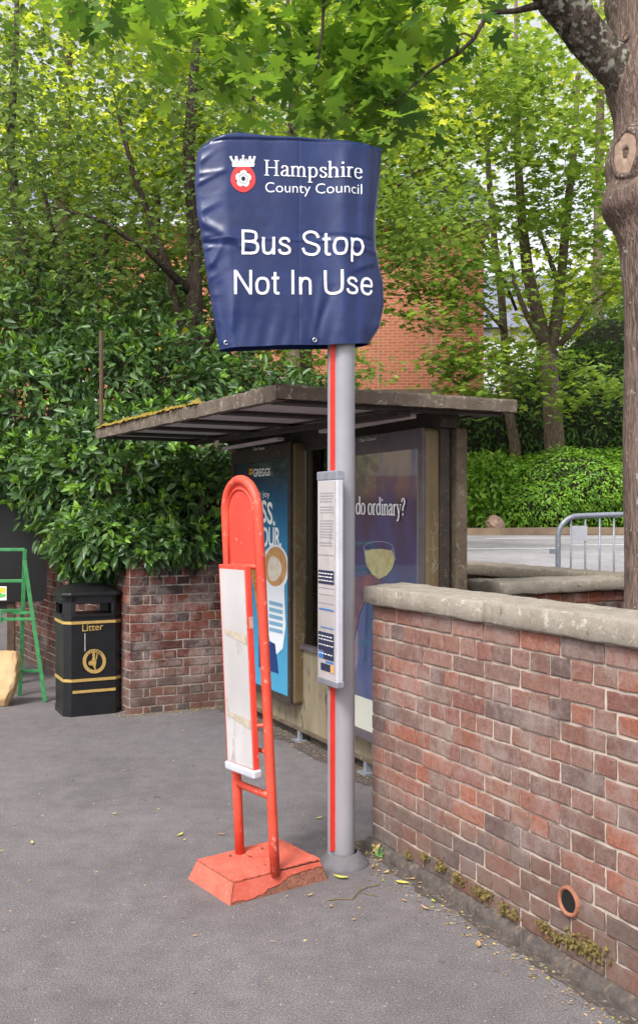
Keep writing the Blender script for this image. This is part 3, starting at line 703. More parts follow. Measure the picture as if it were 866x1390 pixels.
fascia('fascia', (RS0, RW0), (RS1, RW0), .05, -.078, 0, 1)
fascia('fascia', (RS0, RW1), (RS0, RW0), .05, -.068, 0.001, 2)
rblock('fascia', RS0+.05, RS1, RW1-.05, RW1, -.07, -.001, 'roof_edge', t)
rblock('fascia', RS1-.05, RS1, RW0+.05, RW1-.05, -.075, -.001, 'roof_edge', t)
rblock('soffit', RS0+.06, RS1-.06, RW0+.06, RW1-.06, -.062, -.052, 'soffit', t)
for s0 in (-.98, -.28, .42, 1.12, 1.82, 2.36):
    rblock('roof_beam', s0, s0+.13, RW0+.055, RW1-.055, -.082, -.063, 'dark_brown', t)
rblock('roof_beam', RS0+.2, RS1-.2, -.02, .10, -.15, -.0625, 'dark_brown', t)
rblock('roof_beam', RS0+.12, RS1-.1, -.34, -.26, -.11, -.083, 'dark_brown', t)
# strip light housings under the roof
for s0, s1 in ((-.85, .2), (.85, 1.9)):
    m = MB(); q = [(s0, -.24), (s1, -.24), (s1, -.18), (s0, -.18)]
    m.hexa([S(a, b, 2.118) for a, b in q], [S(a, b, 2.14) for a, b in q]); m.build('light_strip', 'soffit', t, bevel=.004)
# moss along the roof edge
rg = np.random.default_rng(5); m = MB()
for i in range(420):
    s = .1+2.42*rg.uniform()**.8; r = .010+.026*rg.uniform()*(.5+.5*(noise.noise(Vector((s*5, 0, 0)))+.5))
    c = S(s, RW0+.012+.05*rg.uniform()**2, roofz(s)+.002); vs = []
    for (x, y, z) in ((1, 0, 0), (.5, .87, 0), (-.5, .87, 0), (-1, 0, 0), (-.5, -.87, 0), (.5, -.87, 0), (0, 0, 1.0)):
        vs.append(c+Vector((x*r*1.3, y*r*1.3, z*r-.003))+Vector(rg.normal(size=3))*r*.15)
    m.add(vs, [(j, (j+1) % 6, 6) for j in range(6)])
mo = m.build('moss', 'moss', t); mo['kind'] = 'stuff'
# tiny plate, paper scraps on the edge
m = MB(); m.fbox(sframe(-.5), -1.35, -1.27, 2.105, 2.14, 0, .004)
m.build('number_plate', 'soffit', t)
# posts
def post(s0, s1, w0, w1, z1): m = MB(); m.sbox(s0, s1, w0, w1, 0, z1); m.build('post', 'post_concrete', t, bevel=.006)
post(-.83, -.71, .093, .163, roofz(-.8)-.151)
m = MB(); m.sbox(-.81, -.70, -.0, .06, .0, 2.07); m.build('post', 'dark_brown', t, bevel=.004)
for s in (.25, .935, 2.05): m = MB(); m.sbox(s, s+.06, .0, .06, .0, 2.08); m.build('post', 'dark_brown', t, bevel=.004)
post(2.2, 2.3, .1, .17, roofz(2.2)-.151)
# infill, sill, glass, feet
m = MB(); m.sbox(-.72, 2.1, -.005, .012, .10, .66); m.build('lower_panel', 'infill', t)
m = MB(); m.sbox(-.72, 2.1, -.022, .014, .075, .10); m.build('bottom_rail', 'post_concrete', t, bevel=.004)
m = MB(); m.sbox(.30, 1.0, -.03, .03, .66, .69); m.build('sill', 'frame_grey', t, bevel=.003)
m = MB(); m.sbox(.335, .908, .031, .039, .69, 2.08); m.build('glass_pane', 'glass', t)
m = MB(); m.sbox(.336, .909, .000, .045, 2.06, 2.12); m.build('top_rail', 'dark_brown', t)
for s in (-.02, .94, 1.9, -.68):
    m = MB(); m.sbox(s, s+.035, -.02, .02, 0, .075); m.sbox(s-.03, s+.065, -.05, .03, .001, .014); m.build('foot', 'galvanised', t)
# light boxes with posters
def advert(s_r, s_l, z0, z1, nm):
    b = MB(); cs_ = []; 
    w0, w1 = -.10, .03; mid = MB()
    o = MB(); o.sbox(s_r, s_l, w0+.012, w1, z0, z1); box = o.build('advert_box', 'khaki', t, bevel=.03, segs=4)
    for k, v in (('label', nm),): box[k] = v
    fr_ = MB(); th = .058; q = [(s_r+.003, s_l-.003, z0+.003, z0+th), (s_r+.003, s_l-.003, z1-th*1.9, z1-.003), (s_r+.003, s_r+th*.9, z0+th, z1-th*1.9), (s_l-th, s_l-.003, z0+th, z1-th*1.9)]
    for a_, b_, c_, d_ in q: fr_.sbox(a_, b_, w0-.002, w0+.013, c_, d_)
    fr_.build('frame', 'frame_grey' if s_r < 0 else 'dark_brown', box)
    g = MB(); 
    return box
bx1 = advert(.912, 2.05, .265, 2.12, 'khaki advert box with a blue coffee shop poster')
bx2 = advert(-.79, .333, .25, 2.08, 'khaki advert box with a dark blue wine poster')
# --- coffee poster
fa = sframe(-.0935)
def on(fr_, base):
    return lambda px, py, up=0: fr_.at(px, py, 0, base+up)
pm = MB(); pm.quad(S(.965, -.0925, .32), S(1.99, -.0925, .32), S(1.99, -.0925, 2.012), S(.965, -.0925, 2.012))
pst = pm.build('poster', 'poster_coffee', bx1)
M = on(fa, 0.0)
def art(name, mat, fn): m_ = MB(); fn(m_); return m_.build(name, mat, pst)
art('lettering', 'white_ink', lambda m_: (font_text(m_, 'GREGGS', M, (344, 647, 367, 645.5, 10), .02), font_text(m_, 'some joy', M, (338, 672, 366, 675, 8), .0),
    font_text(m_, 'SS.', M, (355, 707, 373.5, 713, 28), .022), font_text(m_, 'YOUR.', M, (347, 741, 382, 742, 25), .022)))
def lozenges(m_):
    for i in range(2):
        for j in range(2): poly(m_, M, rectpx(338.5+i*2.6, 636+j*4.6, 340.6+i*2.6, 639.8+j*4.6), .0006)
art('logo', 'ink_gold', lozenges)
surf('coffee_brown', sr(200, 156, 104), sr(176, 124, 74), 18, .5, bump=0); surf('milk', sr(222, 214, 202), sr(200, 186, 168), 25, .5, bump=0); flat('cup_white', sr(222, 228, 234)); flat('cup_ink', sr(120, 165, 195)); surf('pastry', sr(206, 156, 90), sr(150, 92, 48), 30, .5, bump=0); flat('label_navy', sr(24, 54, 110))
art('cup', 'cup_white', lambda m_: (poly(m_, M, [(357, 775), (388, 775), (386, 800), (388, 850), (384, 880), (376, 888), (368, 880), (362, 840)], .0010), poly(m_, M, disc(374, 771, 18.5, 32), .0014)))
art('coffee', 'coffee_brown', lambda m_: poly(m_, M, disc(374.5, 769, 15.5, 27), .0022))
art('foam', 'milk', lambda m_: poly(m_, M, disc(373, 772, 9.5, 17, wav=.08, k=3), .0030))
art('cup_print', 'cup_ink', lambda m_: [poly(m_, M, rectpx(366, y, 384, y+5, .25), .0038) for y in (815, 824, 833, 842, 851)])
art('pastry_picture', 'pastry', lambda m_: (poly(m_, M, [(341, 755), (347, 762), (356, 800), (352, 850), (345, 800), (338, 770)], .0012), poly(m_, M, [(338, 762), (341, 755), (350, 772), (336, 775)], .0018)))
art('label_patch', 'label_navy', lambda m_: poly(m_, M, [(352, 862), (374, 874), (378, 914), (352, 905)], .0042))
art('lettering', 'white_ink', lambda m_: (font_text(m_, 'E+', M, (364, 885, 371, 888, 8), .02), font_text(m_, 'YOUR', M, (362, 897, 374, 902, 8), .02)))
art('lettering', 'ink_gold', lambda m_: font_text(m_, 'ARE', M, (351.5, 888, 362, 893, 14), .02))
# operator name in small white letters on the dark header of each box
fh = sframe(-.1025); MH = on(fh, 0.0)
m = MB(); font_text(m, 'Clear Channel', MH, (344, 611.5, 359, 610, 4)); m.build('lettering', 'white_ink', bx1)
m = MB(); font_text(m, 'Clear Channel', MH, (488, 600, 510, 597, 4)); m.build('lettering', 'white_ink', bx2)
# --- wine poster
def X_(px, py): a_, z_ = fa.hit(px, py); return a_, z_
pm = MB(); pm.quad(S(-.735, -.0925, .3), S(.275, -.0925, .3), S(.275, -.0925, 1.975), S(-.735, -.0925, 1.975))
pst = pm.build('poster', 'poster_wine', bx2)
M = on(fa, 0.0)
surf('wine', sr(190, 184, 138), sr(160, 152, 104), 18, .5, coat=.5, bump=0, spots=sr(206, 202, 165), spot_scale=60); flat('glass_line', sr(150, 156, 176)); surf('skin_print', sr(126, 84, 90), sr(80, 58, 80), 9, .5, coat=.5, bump=0); flat('deep_blue', sr(24, 30, 62)); flat('paper_white', sr(186, 187, 176)); flat('sleeve', sr(80, 96, 170))
art('bottom_strip', 'paper_white', lambda m_: m_.quad(S(-.735, -.0935, .3), S(.275, -.0935, .3), S(.275, -.0935, .5), S(-.735, -.0935, .5)))
art('side_strip', 'paper_white', lambda m_: m_.quad(S(-.735, -.0937, .5), S(-.722, -.0937, .5), S(-.722, -.0937, 1.96), S(-.735, -.0937, 1.96)))
art('lettering', 'white_ink', lambda m_: stroke_text(m_, 'do ordinary?', SERIF, lambda x, y, u=0: M(x, y, .001+u), (483, 698, 551, 700, 15.5), .24, .09))
def glassfill(m_):
    poly(m_, M, [(495, 748), (505, 745.5), (520, 745), (533, 748), (536, 760), (533, 772), (525, 781), (515, 786), (506, 780), (498, 768)], .0022)
def glassrim(m_):
    n = 40; L_, R_ = ribbon([Vector((514+math.cos(math.pi*2*i/n)*20, 744+math.sin(math.pi*2*i/n)*(9 if math.sin(math.pi*2*i/n) < 0 else 5))) for i in range(n+1)], lambda t_: .7)
    m_.add([M(p.x, p.y, .0016) for p in L_+R_], [(i, i+1, n+2+i, n+1+i) for i in range(n)])
    for x0, y0, x1, y1 in ((494.5, 745, 497, 765), (534, 745, 536.5, 760)):
        poly(m_, M, [(x0, y0), (x0+1, y0), (x1+1, y1), (x1, y1)], .0028)
art('wine_picture', 'wine', glassfill); art('wine_glass_picture', 'glass_line', glassrim)
def hand(m_):
    for i, (x0, y0, x1, y1, r0, r1) in enumerate(((484, 792, 512, 779, 7, 3.5), (482, 803, 510, 788, 7, 3.5), (480, 814, 506, 797, 7, 3.5), (474, 846, 492, 808, 8, 6), (466, 900, 480, 830, 9, 8), (508, 782, 516, 792, 3, 3))):
        d_ = Vector((x1-x0, y1-y0)).normalized(); n_ = Vector((-d_.y, d_.x)); pts = []
        for k in range(9): a_ = math.pi*(.5+k/8); pts.append((x0+(d_.x*math.cos(a_)+n_.x*math.sin(a_))*r0, y0+(d_.y*math.cos(a_)+n_.y*math.sin(a_))*r0))
        for k in range(9): a_ = math.pi*(-.5+k/8); pts.append((x1+(d_.x*math.cos(a_)+n_.x*math.sin(a_))*r1, y1+(d_.y*math.cos(a_)+n_.y*math.sin(a_))*r1))
        poly(m_, M, pts, .0012+.0001*i)
art('hand_picture', 'skin_print', hand)
# scratches on the box sides (v-facing ends) : pale scribbled lines
def scratches(box, s_r, seed):
    q = S(s_r, -.085); fr_ = Frame(q.x, q.y, SV.x, SV.y); rg_ = random.Random(seed); m_ = MB()
    for i in range(34):
        z = .6+1.0*rg_.random(); a_ = .01+.08*rg_.random(); pts = [Vector((a_, z))]
        for k in range(rg_.randint(2, 7)): pts.append(pts[-1]+Vector((rg_.uniform(-.025, .025), rg_.uniform(-.05, .05))))
        pts = [Vector((min(.098, max(.004, p.x)), p.y)) for p in pts]
        if len(pts) > 2: pts = catmull(pts, 3)
        L_, R_ = ribbon(pts, lambda t_: .0022); n = len(L_)
        m_.add([fr_.w(p.x, p.y, .0012+i*.00004) for p in L_+R_], [(j, j+1, n+j+1, n+j) for j in range(n-1)])
    m_.build('scratches', 'scratch', box)
surf('scratch', sr(165, 158, 138), sr(130, 120, 100), 40, .8, bump=0)
scratches(bx1, .912, 3); scratches(bx2, -.79, 8)
settle(t)

# thin mast at the roof corner
b = P(138, 592, 7.72)
m = MB(); m.tube([b, b+Vector((0, 0, .85))], .017, 8)
m.tube([b+Vector((-.0, -.02, .0)), b+Vector((0, -.02, .06))], .022, 8)
tag(m.build('mast', 'rust_pole'), 'thin rusty upright rod at the far left corner of the shelter roof', 'rod')

# ================================================================== BUS STOP POLE
PO = Vector((.112, 4.41))
t = thing('bus_stop_pole', 'tall grey steel bus stop pole with a red stripe and timetable case', 'bus stop', (PO.x, PO.y, 0))
def W(a, b): p = PO+SU*a+SV*b; return (p.x, p.y)   # a along u, b along v
m = MB(); n = 96; r = .053
m.prism([(PO.x+math.cos(2*math.pi*k/n)*r, PO.y+math.sin(2*math.pi*k/n)*r) for k in range(n)], .02, 3.3)
o = m.build('pole', 'pole_grey', t, smooth=False)
m = MB(); m.prism([W(-.012, -.076), W(-.012, -.02), W(.014, -.02), W(.014, -.076)], .05, 3.2); m.build('channel', 'pole_grey', t, bevel=.004)
m = MB(); m.prism([W(-.016, -.075), W(-.016, -.05), W(-.0115, -.05), W(-.0115, -.075)], .07, 2.6); m.build('stripe', 'pole_red', t)
# flared foot
m = MB(); n = 36; c = PO
rings = [(.118, 0), (.116, .008), (.112, .012), (.078, .05), (.070, .056), (.062, .056)]
vs = [(c.x+math.cos(2*math.pi*k/n)*rr, c.y+math.sin(2*math.pi*k/n)*rr, zz) for rr, zz in rings for k in range(n)]
m.add(vs, [(j*n+k, j*n+(k+1) % n, (j+1)*n+(k+1) % n, (j+1)*n+k) for j in range(len(rings)-1) for k in range(n)])
m.build('base_cover', 'rubber', t, smooth=True)
# timetable case
zc0, zc1 = .85, 1.79
m = MB(); m.prism([W(-.126, -.098), W(-.126, -.066), W(.072, -.066), W(.072, -.098)], zc0, zc1); case = m.build('timetable_case', 'grey_plastic', t, bevel=.006)
m = MB(); m.prism([W(-.128, -.101), W(-.128, -.062), W(.074, -.062), W(.074, -.101)], zc1-.03, zc1+.012); m.build('end_cap', 'galvanised', case, bevel=.005)
m = MB(); m.prism([W(-.128, -.101), W(-.128, -.062), W(.074, -.062), W(.074, -.101)], zc0-.02, zc0+.01); m.build('end_cap', 'galvanised', case, bevel=.005)
q = PO+SV*-.0985; fc = Frame(q.x, q.y, -SU.x, -SU.y)
MC = lambda px, py, up=0: fc.at(px, py, 0, up+.0012)
def crect(m_, a0_, a1_, z0_, z1_, n_): m_.add([fc.w(a0_, z0_, n_), fc.w(a1_, z0_, n_), fc.w(a1_, z1_, n_), fc.w(a0_, z1_, n_)], [(0, 1, 2, 3)])
m = MB(); crect(m, -.062, .108, .84, 1.755, .001); paper = m.build('timetable', 'white_card', case)
rg_ = random.Random(3)
m = MB()   # lines of print
z = 1.70
while z > 1.46:
    if rg_.random() < .78:
        a_ = -.04
        while a_ < .085:
            L_ = rg_.uniform(.008, .024); crect(m, a_, min(.09, a_+L_), z, z+.005, .0025); a_ += L_+.005
    z -= .0125
for z in (1.42, 1.345, 1.27, 1.24, 1.2): crect(m, -.055, .1, z, z+.003, .0025)
for a_ in [x*.014-.045 for x in range(11)]: crect(m, a_, a_+.001, 1.06, 1.235, .0022)
m.build('small_print', 'ink_grey', paper)
m = MB(); crect(m, -.055, .1, 1.29, 1.352, .003); crect(m, -.055, .1, .985, 1.07, .003); crect(m, -.0, .1, .948, .984, .003); crect(m, -.03, .07, .895, .928, .003); m.build('heading', 'ink_navy', paper)
m = MB(); crect(m, -.05, .0, .95, .982, .004); crect(m, -.05, .1, 1.172, 1.178, .004); crect(m, 0.02, .1, .935, .943, .0042); crect(m, -.03, .1, 1.12-.03, 1.094, .004); m.build('heading', 'ink_blue', paper)
m = MB(); crect(m, .07, .1, .895, .928, .0045); m.build('heading', 'ink_orange', paper)
m = MB()
for z in (1.335, 1.32, 1.303, 1.05, 1.035, 1.01, .97):
    a_ = -.045
    while a_ < .085: L_ = rg_.uniform(.01, .03); crect(m, a_, min(.095, a_+L_), z, z+.005, .005); a_ += L_+.008
m.build('small_print', 'white_ink', paper)
settle(t)

# ================================================================== THE BLUE COVER
DB = Vector((.955, .296)).normalized()
FB = Frame(PO.x+.0*0, PO.y, DB.x, DB.y)      # plane through the pole; +n faces the viewer
def interp(tab, v):
    if v <= tab[0][0]: return tab[0][1]
    for (a_, b_), (c_, d_) in zip(tab[:-1], tab[1:]):
        if v <= c_:
            t_ = (v-a_)/(c_-a_); t_ = t_*t_*(3-2*t_)*.5+t_*.5; return b_+(d_-b_)*t_
    return tab[-1][1]
LEFT = [(207, 268.5), (222, 266), (250, 264.5), (285, 267), (320, 273), (345, 277), (375, 281), (410, 287), (445, 293), (475, 298)]
RIGHT = [(201, 518), (230, 516), (265, 512.5), (300, 509), (335, 509.5), (358, 514), (385, 519.5), (415, 520.5), (440, 516), (470, 500)]
TOP = [(268, 207), (276, 197), (288, 189), (302, 184.5), (320, 182.5), (360, 186), (400, 188), (440, 190.5), (480, 195), (518, 201)]
BOT = [(298, 475), (330, 473.5), (380, 471.5), (430, 471), (470, 470), (500, 468)]
def cover_px(u_, v_):
    T = (268.5+(518-268.5)*u_, interp(TOP, 268.5+(518-268.5)*u_)); B = (298+(500-298)*u_, interp(BOT, 298+(500-298)*u_))
    yl = 207+(475-207)*v_; L_ = (interp(LEFT, yl), yl); yr = 201+(468-201)*v_; R_ = (interp(RIGHT, yr), yr)
    c00, c10, c01, c11 = (268.5, 207), (518, 201), (298, 475), (500, 468)
    return tuple((1-v_)*T[k]+v_*B[k]+(1-u_)*L_[k]+u_*R_[k]-((1-u_)*(1-v_)*c00[k]+u_*(1-v_)*c10[k]+(1-u_)*v_*c01[k]+u_*v_*c11[k]) for k in (0, 1))
def sm(x, a_, b_):
    t_ = max(0, min(1, (x-a_)/(b_-a_))); return t_*t_*(3-2*t_)
def bag_n(px, py):
    xl = interp(LEFT, py); xr = interp(RIGHT, py); yt = interp(TOP, px); yb = 472
    e = min(1, max(0, (px-xl)/5))**.5*min(1, max(0, (xr-px)/5))**.5*min(1, max(0, (py-yt)/6))**.5
    base = .064
    edge_l = 298+(py-200)*.045
    base -= .052*(1-sm(px, xl-4, edge_l+6))           # turned away towards the left
    base -= .055*sm(px, 484-.02*(py-300), xr+2)       # falls away right of the pole
    base += .017*math.exp(-((px-462)/13)**2)*sm(py, 190, 240)
    base -= .009*math.exp(-((px-425)/26)**2)
    h = 0
    for (x0, y0, x1, y1, w_, am) in ((268, 300, 330, 342, 6, .012), (272, 330, 320, 338, 4, -.010), (268, 250, 300, 238, 4, .006), (285, 360, 300, 330, 5, .010), (421, 462, 432, 385, 5, .008), (421, 462, 405, 400, 5, .006), (421, 462, 446, 395, 5, -.006), (304, 464, 318, 380, 7, .010), (304, 464, 296, 390, 5, -.006), (500, 330, 400, 322, 3, -.004), (510, 345, 455, 335, 4, .006), (500, 360, 470, 372, 5, .007), (495, 470, 520, 430, 8, .012), (340, 200, 350, 300, 12, .003), (380, 270, 410, 470, 16, .004), (488, 200, 476, 300, 8, -.006), (440, 200, 452, 330, 14, .006), (285, 330, 345, 345, 3, .004)):
        dx, dy = x1-x0, y1-y0; L2 = dx*dx+dy*dy; t_ = max(0, min(1, ((px-x0)*dx+(py-y0)*dy)/L2))
        d_ = math.hypot(px-x0-dx*t_, py-y0-dy*t_); h += am*math.exp(-(d_/w_)**2)*(1-.6*t_)
    h += .009*noise.noise(Vector((px/38, py/170, 1)))+.004*noise.noise(Vector((px/60+py/80, py/60, 5)))+.0009*noise.noise(Vector((px/12, py/15, 4)))
    h += .0022*math.exp(-((py-331-.03*(px-400))/1.6)**2)-.0018*math.exp(-((px-401)/1.5)**2)      # creases from being folded away
    k_ = 1-sm(px, 268, 312); h += k_*.006*(1-min(1, abs(noise.noise(Vector((px/60+py/46, py/34, 8))))*5))
    k_ = sm(py, 395, 470); h += k_*.006*noise.noise(Vector((px/13+(py-470)/60, .3, 2)))
    # hem seam near the top
    ys = interp([(285, 197), (310, 196.5), (360, 196.5), (480, 199), (518, 208)], px)
    if px > 284: h += -.0055*math.exp(-((py-ys)/1.3)**2)
    h += .0035*(1 if py < ys else 0)*sm(px, 284, 292)
    return max(.002, (base+h)*e)
t = thing('sign_cover', 'navy vinyl cover pulled over the bus stop flag with white lettering', 'sign cover', (PO.x, PO.y, 2.4))
def cov(sgn):
    def fn(u_, v_):
        px, py = cover_px(u_, v_); a_, z_ = FB.hit(px, py)
        if sgn > 0: return FB.w(a_, z_, bag_n(px, py))
        e = min(1, u_/.04)**.5*min(1, (1-u_)/.04)**.5*min(1, v_/.03)**.5
        return FB.w(a_, z_, -.066*e-.004*noise.noise(Vector((u_*6, v_*6, 9))))
    return fn
grid_mesh('front_sheet', cov(1), 170, 180, 'vinyl', t)
grid_mesh('back_sheet', cov(-1), 40, 40, 'vinyl', t)
MBg = lambda px, py, up=0: FB.at(px, py, 0, bag_n(px, py)+.0022+up)
m = MB(); stroke_text(m, 'Bus Stop', SANS, MBg, (323.5, 350.5, 487.5, 352, 23.5), .148); stroke_text(m, 'Not In Use', SANS, MBg, (313.5, 404, 501.5, 404, 23.3), .148)
stroke_text(m, 'Hampshire', SERIF, MBg, (354, 244.5, 485, 249.5, 14.2), .175, .075); m.build('lettering', 'white_vinyl', t)
m = MB(); font_text(m, 'County Council', MBg, (355.5, 267, 485, 269.5, 13.4), -.006, sub=.12); m.build('lettering', 'white_vinyl', t)
# crest: crown above a rose
def BP(m_, pts, up, sub=3):
    n = len(pts); c_ = (sum(p[0] for p in pts)/n, sum(p[1] for p in pts)/n); vs = [MBg(c_[0], c_[1], up)]
    for k in range(1, sub+1): vs += [MBg(c_[0]+(p[0]-c_[0])*k/sub, c_[1]+(p[1]-c_[1])*k/sub, up) for p in pts]
    fs = [(0, 1+i, 1+(i+1) % n) for i in range(n)]
    for k in range(sub-1): fs += [(1+k*n+i, 1+(k+1)*n+i, 1+(k+1)*n+(i+1) % n, 1+k*n+(i+1) % n) for i in range(n)]
    m_.add(vs, fs)
rose = MB(); BP(rose, disc(325.6, 249.5, 16.6, 17.8, 50, wav=.016, k=5, ph=-1.6), .0005); ro = rose.build('rose_crest', 'rose_red', t)
m = MB(); BP(m, disc(325.8, 249.5, 10, 10.8, 50, wav=.07, k=5, ph=1.2), .0012); m.build('white_rose', 'white_vinyl', ro)
m = MB()
for i in range(5):
    a_ = math.radians(-90+72*i+36); m_c = (325.8+math.cos(a_)*9.6, 249.5+math.sin(a_)*10.2)
    BP(m, disc(m_c[0], m_c[1], 1.0, 1.3, 10), .0020)
L_, R_ = ribbon([Vector(p) for p in disc(325.8, 249.5, 5.6, 6.2, 30, wav=.09, k=5, ph=1.2)]+[Vector(disc(325.8, 249.5, 5.6, 6.2, 30, wav=.09, k=5, ph=1.2)[0])], lambda t_: .6)
n = len(L_); m.add([MBg(p.x, p.y, .0026) for p in L_+R_], [(i, i+1, n+i+1, n+i) for i in range(n-1)])
BP(m, disc(325.8, 249.5, 2.9, 3.1, 14), .0022); m.build('rose_outline', 'ink_black', ro)
m = MB()
BP(m, [(311.5, 234), (340, 233.5), (341, 229), (326, 227.6), (310.5, 229.6)], .001)
for i, x in enumerate((309, 316.2, 325.5, 334.6, 340.5)):
    BP(m, [(312+i*6.0, 230), (315.6+i*6.0, 230), (x+1.4, 221.5), (x-1.4, 221.5)], .0014+i*.0002)
    BP(m, disc(x, 221 if i != 2 else 219.6, 1.8, 1.6, 10), .0024)
for i in range(4): BP(m, disc(315+i*7.2, 226.5, 1.5, 3.4, 10), .0030+i*.0001)
m.build('crown_crest', 'white_vinyl', t)
# eyelets
for ex, ey in ((304.5, 467.3), (421.5, 465.0)):
    c_ = MBg(ex, ey, .001); m = MB()
    pts = [c_+Vector((DB.x*math.cos(2*math.pi*k/20)*.0078, DB.y*math.cos(2*math.pi*k/20)*.0085, math.sin(2*math.pi*k/20)*.0085)) for k in range(21)]
    m.tube(pts, .0028, 6, cap=False); m.build('eyelet', 'steel', t, smooth=True)
settle(t)
for o_ in (ro,): pass

# ================================================================== TEMPORARY RED BUS STOP
E1 = Vector((.814, .581)); E2 = Vector((-.581, .814)); RB = Vector((-.361, 3.927))
def R_at(a_, b_, z_): p = RB+E1*a_+E2*b_; return Vector((p.x, p.y, z_))
t = thing('temporary_stop_sign', 'leaning red temporary bus stop frame with blank white panel on a worn red base', 'bus stop sign', (RB.x, RB.y, 0))
bw, bl, bh, ins = .49, .365, .08, .028
# base: skirts with chipped paint show the brown core
def skirt(p0, p1, q0, q1, seed, chip):
    """p ground edge, q top edge; returns paint and core meshes"""
    n = 46; mp_, mc = MB(), MB(); low = []
    for i in range(n+1):
        t_ = i/n; g = p0.lerp(p1, t_); k = q0.lerp(q1, t_)
        c_ = chip(t_); c_ = max(0, c_+.12*noise.noise(Vector((t_*9, seed, 0)))*(c_ > .01)+.10*noise.noise(Vector((t_*31, seed, 2)))*(c_ > .01))
        low.append((g, k, min(.97, max(0, c_))))
    out = ((p1-p0).cross(Vector((0, 0, 1)))).normalized()
    for (g0, k0, c0_), (g1, k1, c1_) in zip(low[:-1], low[1:]):
        mc.quad(g0, g1, k1, k0)
        mp_.quad(g0.lerp(k0, c0_)+out*.0035, g1.lerp(k1, c1_)+out*.0035, k1+out*.0035, k0+out*.0035)
        mp_.quad(g0.lerp(k0, c0_)+out*.0035, g1.lerp(k1, c1_)+out*.0035, g1.lerp(k1, c1_), g0.lerp(k0, c0_))
    return mp_, mc
core, pnt = MB(), MB()
gc = [R_at(0, 0, 0), R_at(bw, 0, 0), R_at(bw, bl, 0), R_at(0, bl, 0)]
tc_ = [R_at(ins, ins*.8, bh), R_at(bw-ins, ins*.8, bh), R_at(bw-ins, bl-ins, bh), R_at(ins, bl-ins, bh)]
chips = [lambda x: .12+.62*sm(x, .2, .75), lambda x: .4, lambda x: .2, lambda x: .0]
for i in range(4):
    a_, b_ = skirt(gc[i], gc[(i+1) % 4], tc_[i], tc_[(i+1) % 4], i*3.1, chips[i]); pnt.add(a_.v, a_.f); core.add(b_.v, b_.f)
core.add(tc_, [(0, 1, 2, 3)])
base = core.build('base', 'worn_core', t); pnt.build('base_paint', 'red_faded', base)
# top sheet, split in two and edged unevenly
def sheet(a0_, a1_, z_, seed):
    m_ = MB(); n = 24
    for r_ in range(1):
        pts = []
        def ed(x, y): k = .008*noise.noise(Vector((x*40, y*40, seed))); return R_at(x+k, y+k, z_)
        y0, y1 = ins*.8-.006, bl-ins+.002
        for i in range(n): pts.append(ed(a0_+(a1_-a0_)*i/n, y0+.004))
        for i in range(n): pts.append(ed(a1_, y0+(y1-y0)*i/n))
        for i in range(n): pts.append(ed(a1_-(a1_-a0_)*i/n, y1))
        for i in range(n): pts.append(ed(a0_, y1-(y1-y0)*i/n))
        low = [p-Vector((0, 0, .006)) for p in pts]; N_ = len(pts); c_ = sum(pts, Vector())/N_
        m_.add([c_]+pts+low, [(0, 1+i, 1+(i+1) % N_) for i in range(N_)]+[(1+i, 1+N_+i, 1+N_+(i+1) % N_, 1+(i+1) % N_) for i in range(N_)])
    return m_
sheet(ins, .232, bh+.008, 1).build('top_plate', 'red_faded', base)
sheet(.236, bw-ins, bh+.012, 4).build('top_plate', 'red_faded', base)
for a_, b_ in ((.16, .28), (.27, .06), (.32, .27), (.22, .02)):
    p = R_at(a_, b_, bh+.01); m = MB(); m.prism([(p.x+math.cos(k)*.006, p.y+math.sin(k)*.006) for k in [2*math.pi*j/8 for j in range(8)]], p.z, p.z+.008); m.build('bolt', 'worn_core', base)
# frame: local plane spanned by lean axis and -E2
fl0 = G(325.6, 1157.6, .09); fr0 = G(373.4, 1181.8, .09)
ax = (fr0-fl0); ax.z = 0; half = ax.length/2; ax.normalize()
mid = (fl0+fr0)/2; lean = Vector((-.814*.088, -.581*.088*.35, 1.67)); LH = lean.length; lu = lean.normalized()
nrm = ax.cross(lu).normalized()
if nrm.dot(Vector((-.8, -.5, 0))) < 0: nrm = -nrm
def Q(a_, h, n_=0): return mid+ax*a_+lu*h+nrm*n_
top = 1.672
R_ = half*.93
path = [Q(-half, -.02)]+[Q(-half*(1-.07*k/8), (top-R_)*k/8) for k in range(1, 8)]
path += [Q(-R_*math.cos(math.pi*k/20), top-R_-.02+R_*1.12*math.sin(math.pi*k/20)) for k in range(21)]
path += [Q(half*(1-.07*k/8), (top-R_)*k/8) for k in range(7, 0, -1)]+[Q(half, -.02)]
m = MB(); m.tube(path, .0215, 12); m.build('frame', 'red_paint', t, smooth=True)
arch = [Q(-R_*.93*math.cos(math.pi*k/16), top-R_-.02+R_*1.03*math.sin(math.pi*k/16), 0) for k in range(17)]+[Q(R_*.93, 1.29, 0), Q(-R_*.93, 1.29, 0)]
n = len(arch); m = MB(); m.add([p-nrm*.006 for p in arch]+[p+nrm*.004 for p in arch], [tuple(range(n)), tuple(range(n, 2*n))]+[(i, (i+1) % n, n+(i+1) % n, n+i) for i in range(n)])
m.build('arch_panel', 'red_panel', t)
# folded lip round the arch panel
lip = [Q(-R_*.82*math.cos(math.pi*k/16), top-R_-.03+R_*.9*math.sin(math.pi*k/16), .006) for k in range(17)]
m = MB(); m.tube([Q(-R_*.85, 1.30, .006)]+lip+[Q(R_*.85, 1.30, .006)], .006, 6); m.tube([Q(-R_, 1.292, .0), Q(R_, 1.292, .0)], .012, 8); m.build('panel_lip', 'red_paint', t, smooth=True)
for h in (.315, .50): m = MB(); m.tube([Q(-half, h), Q(half, h)], .016 if h < .4 else .009, 10); m.build('cross_bar', 'red_paint', t, smooth=True)
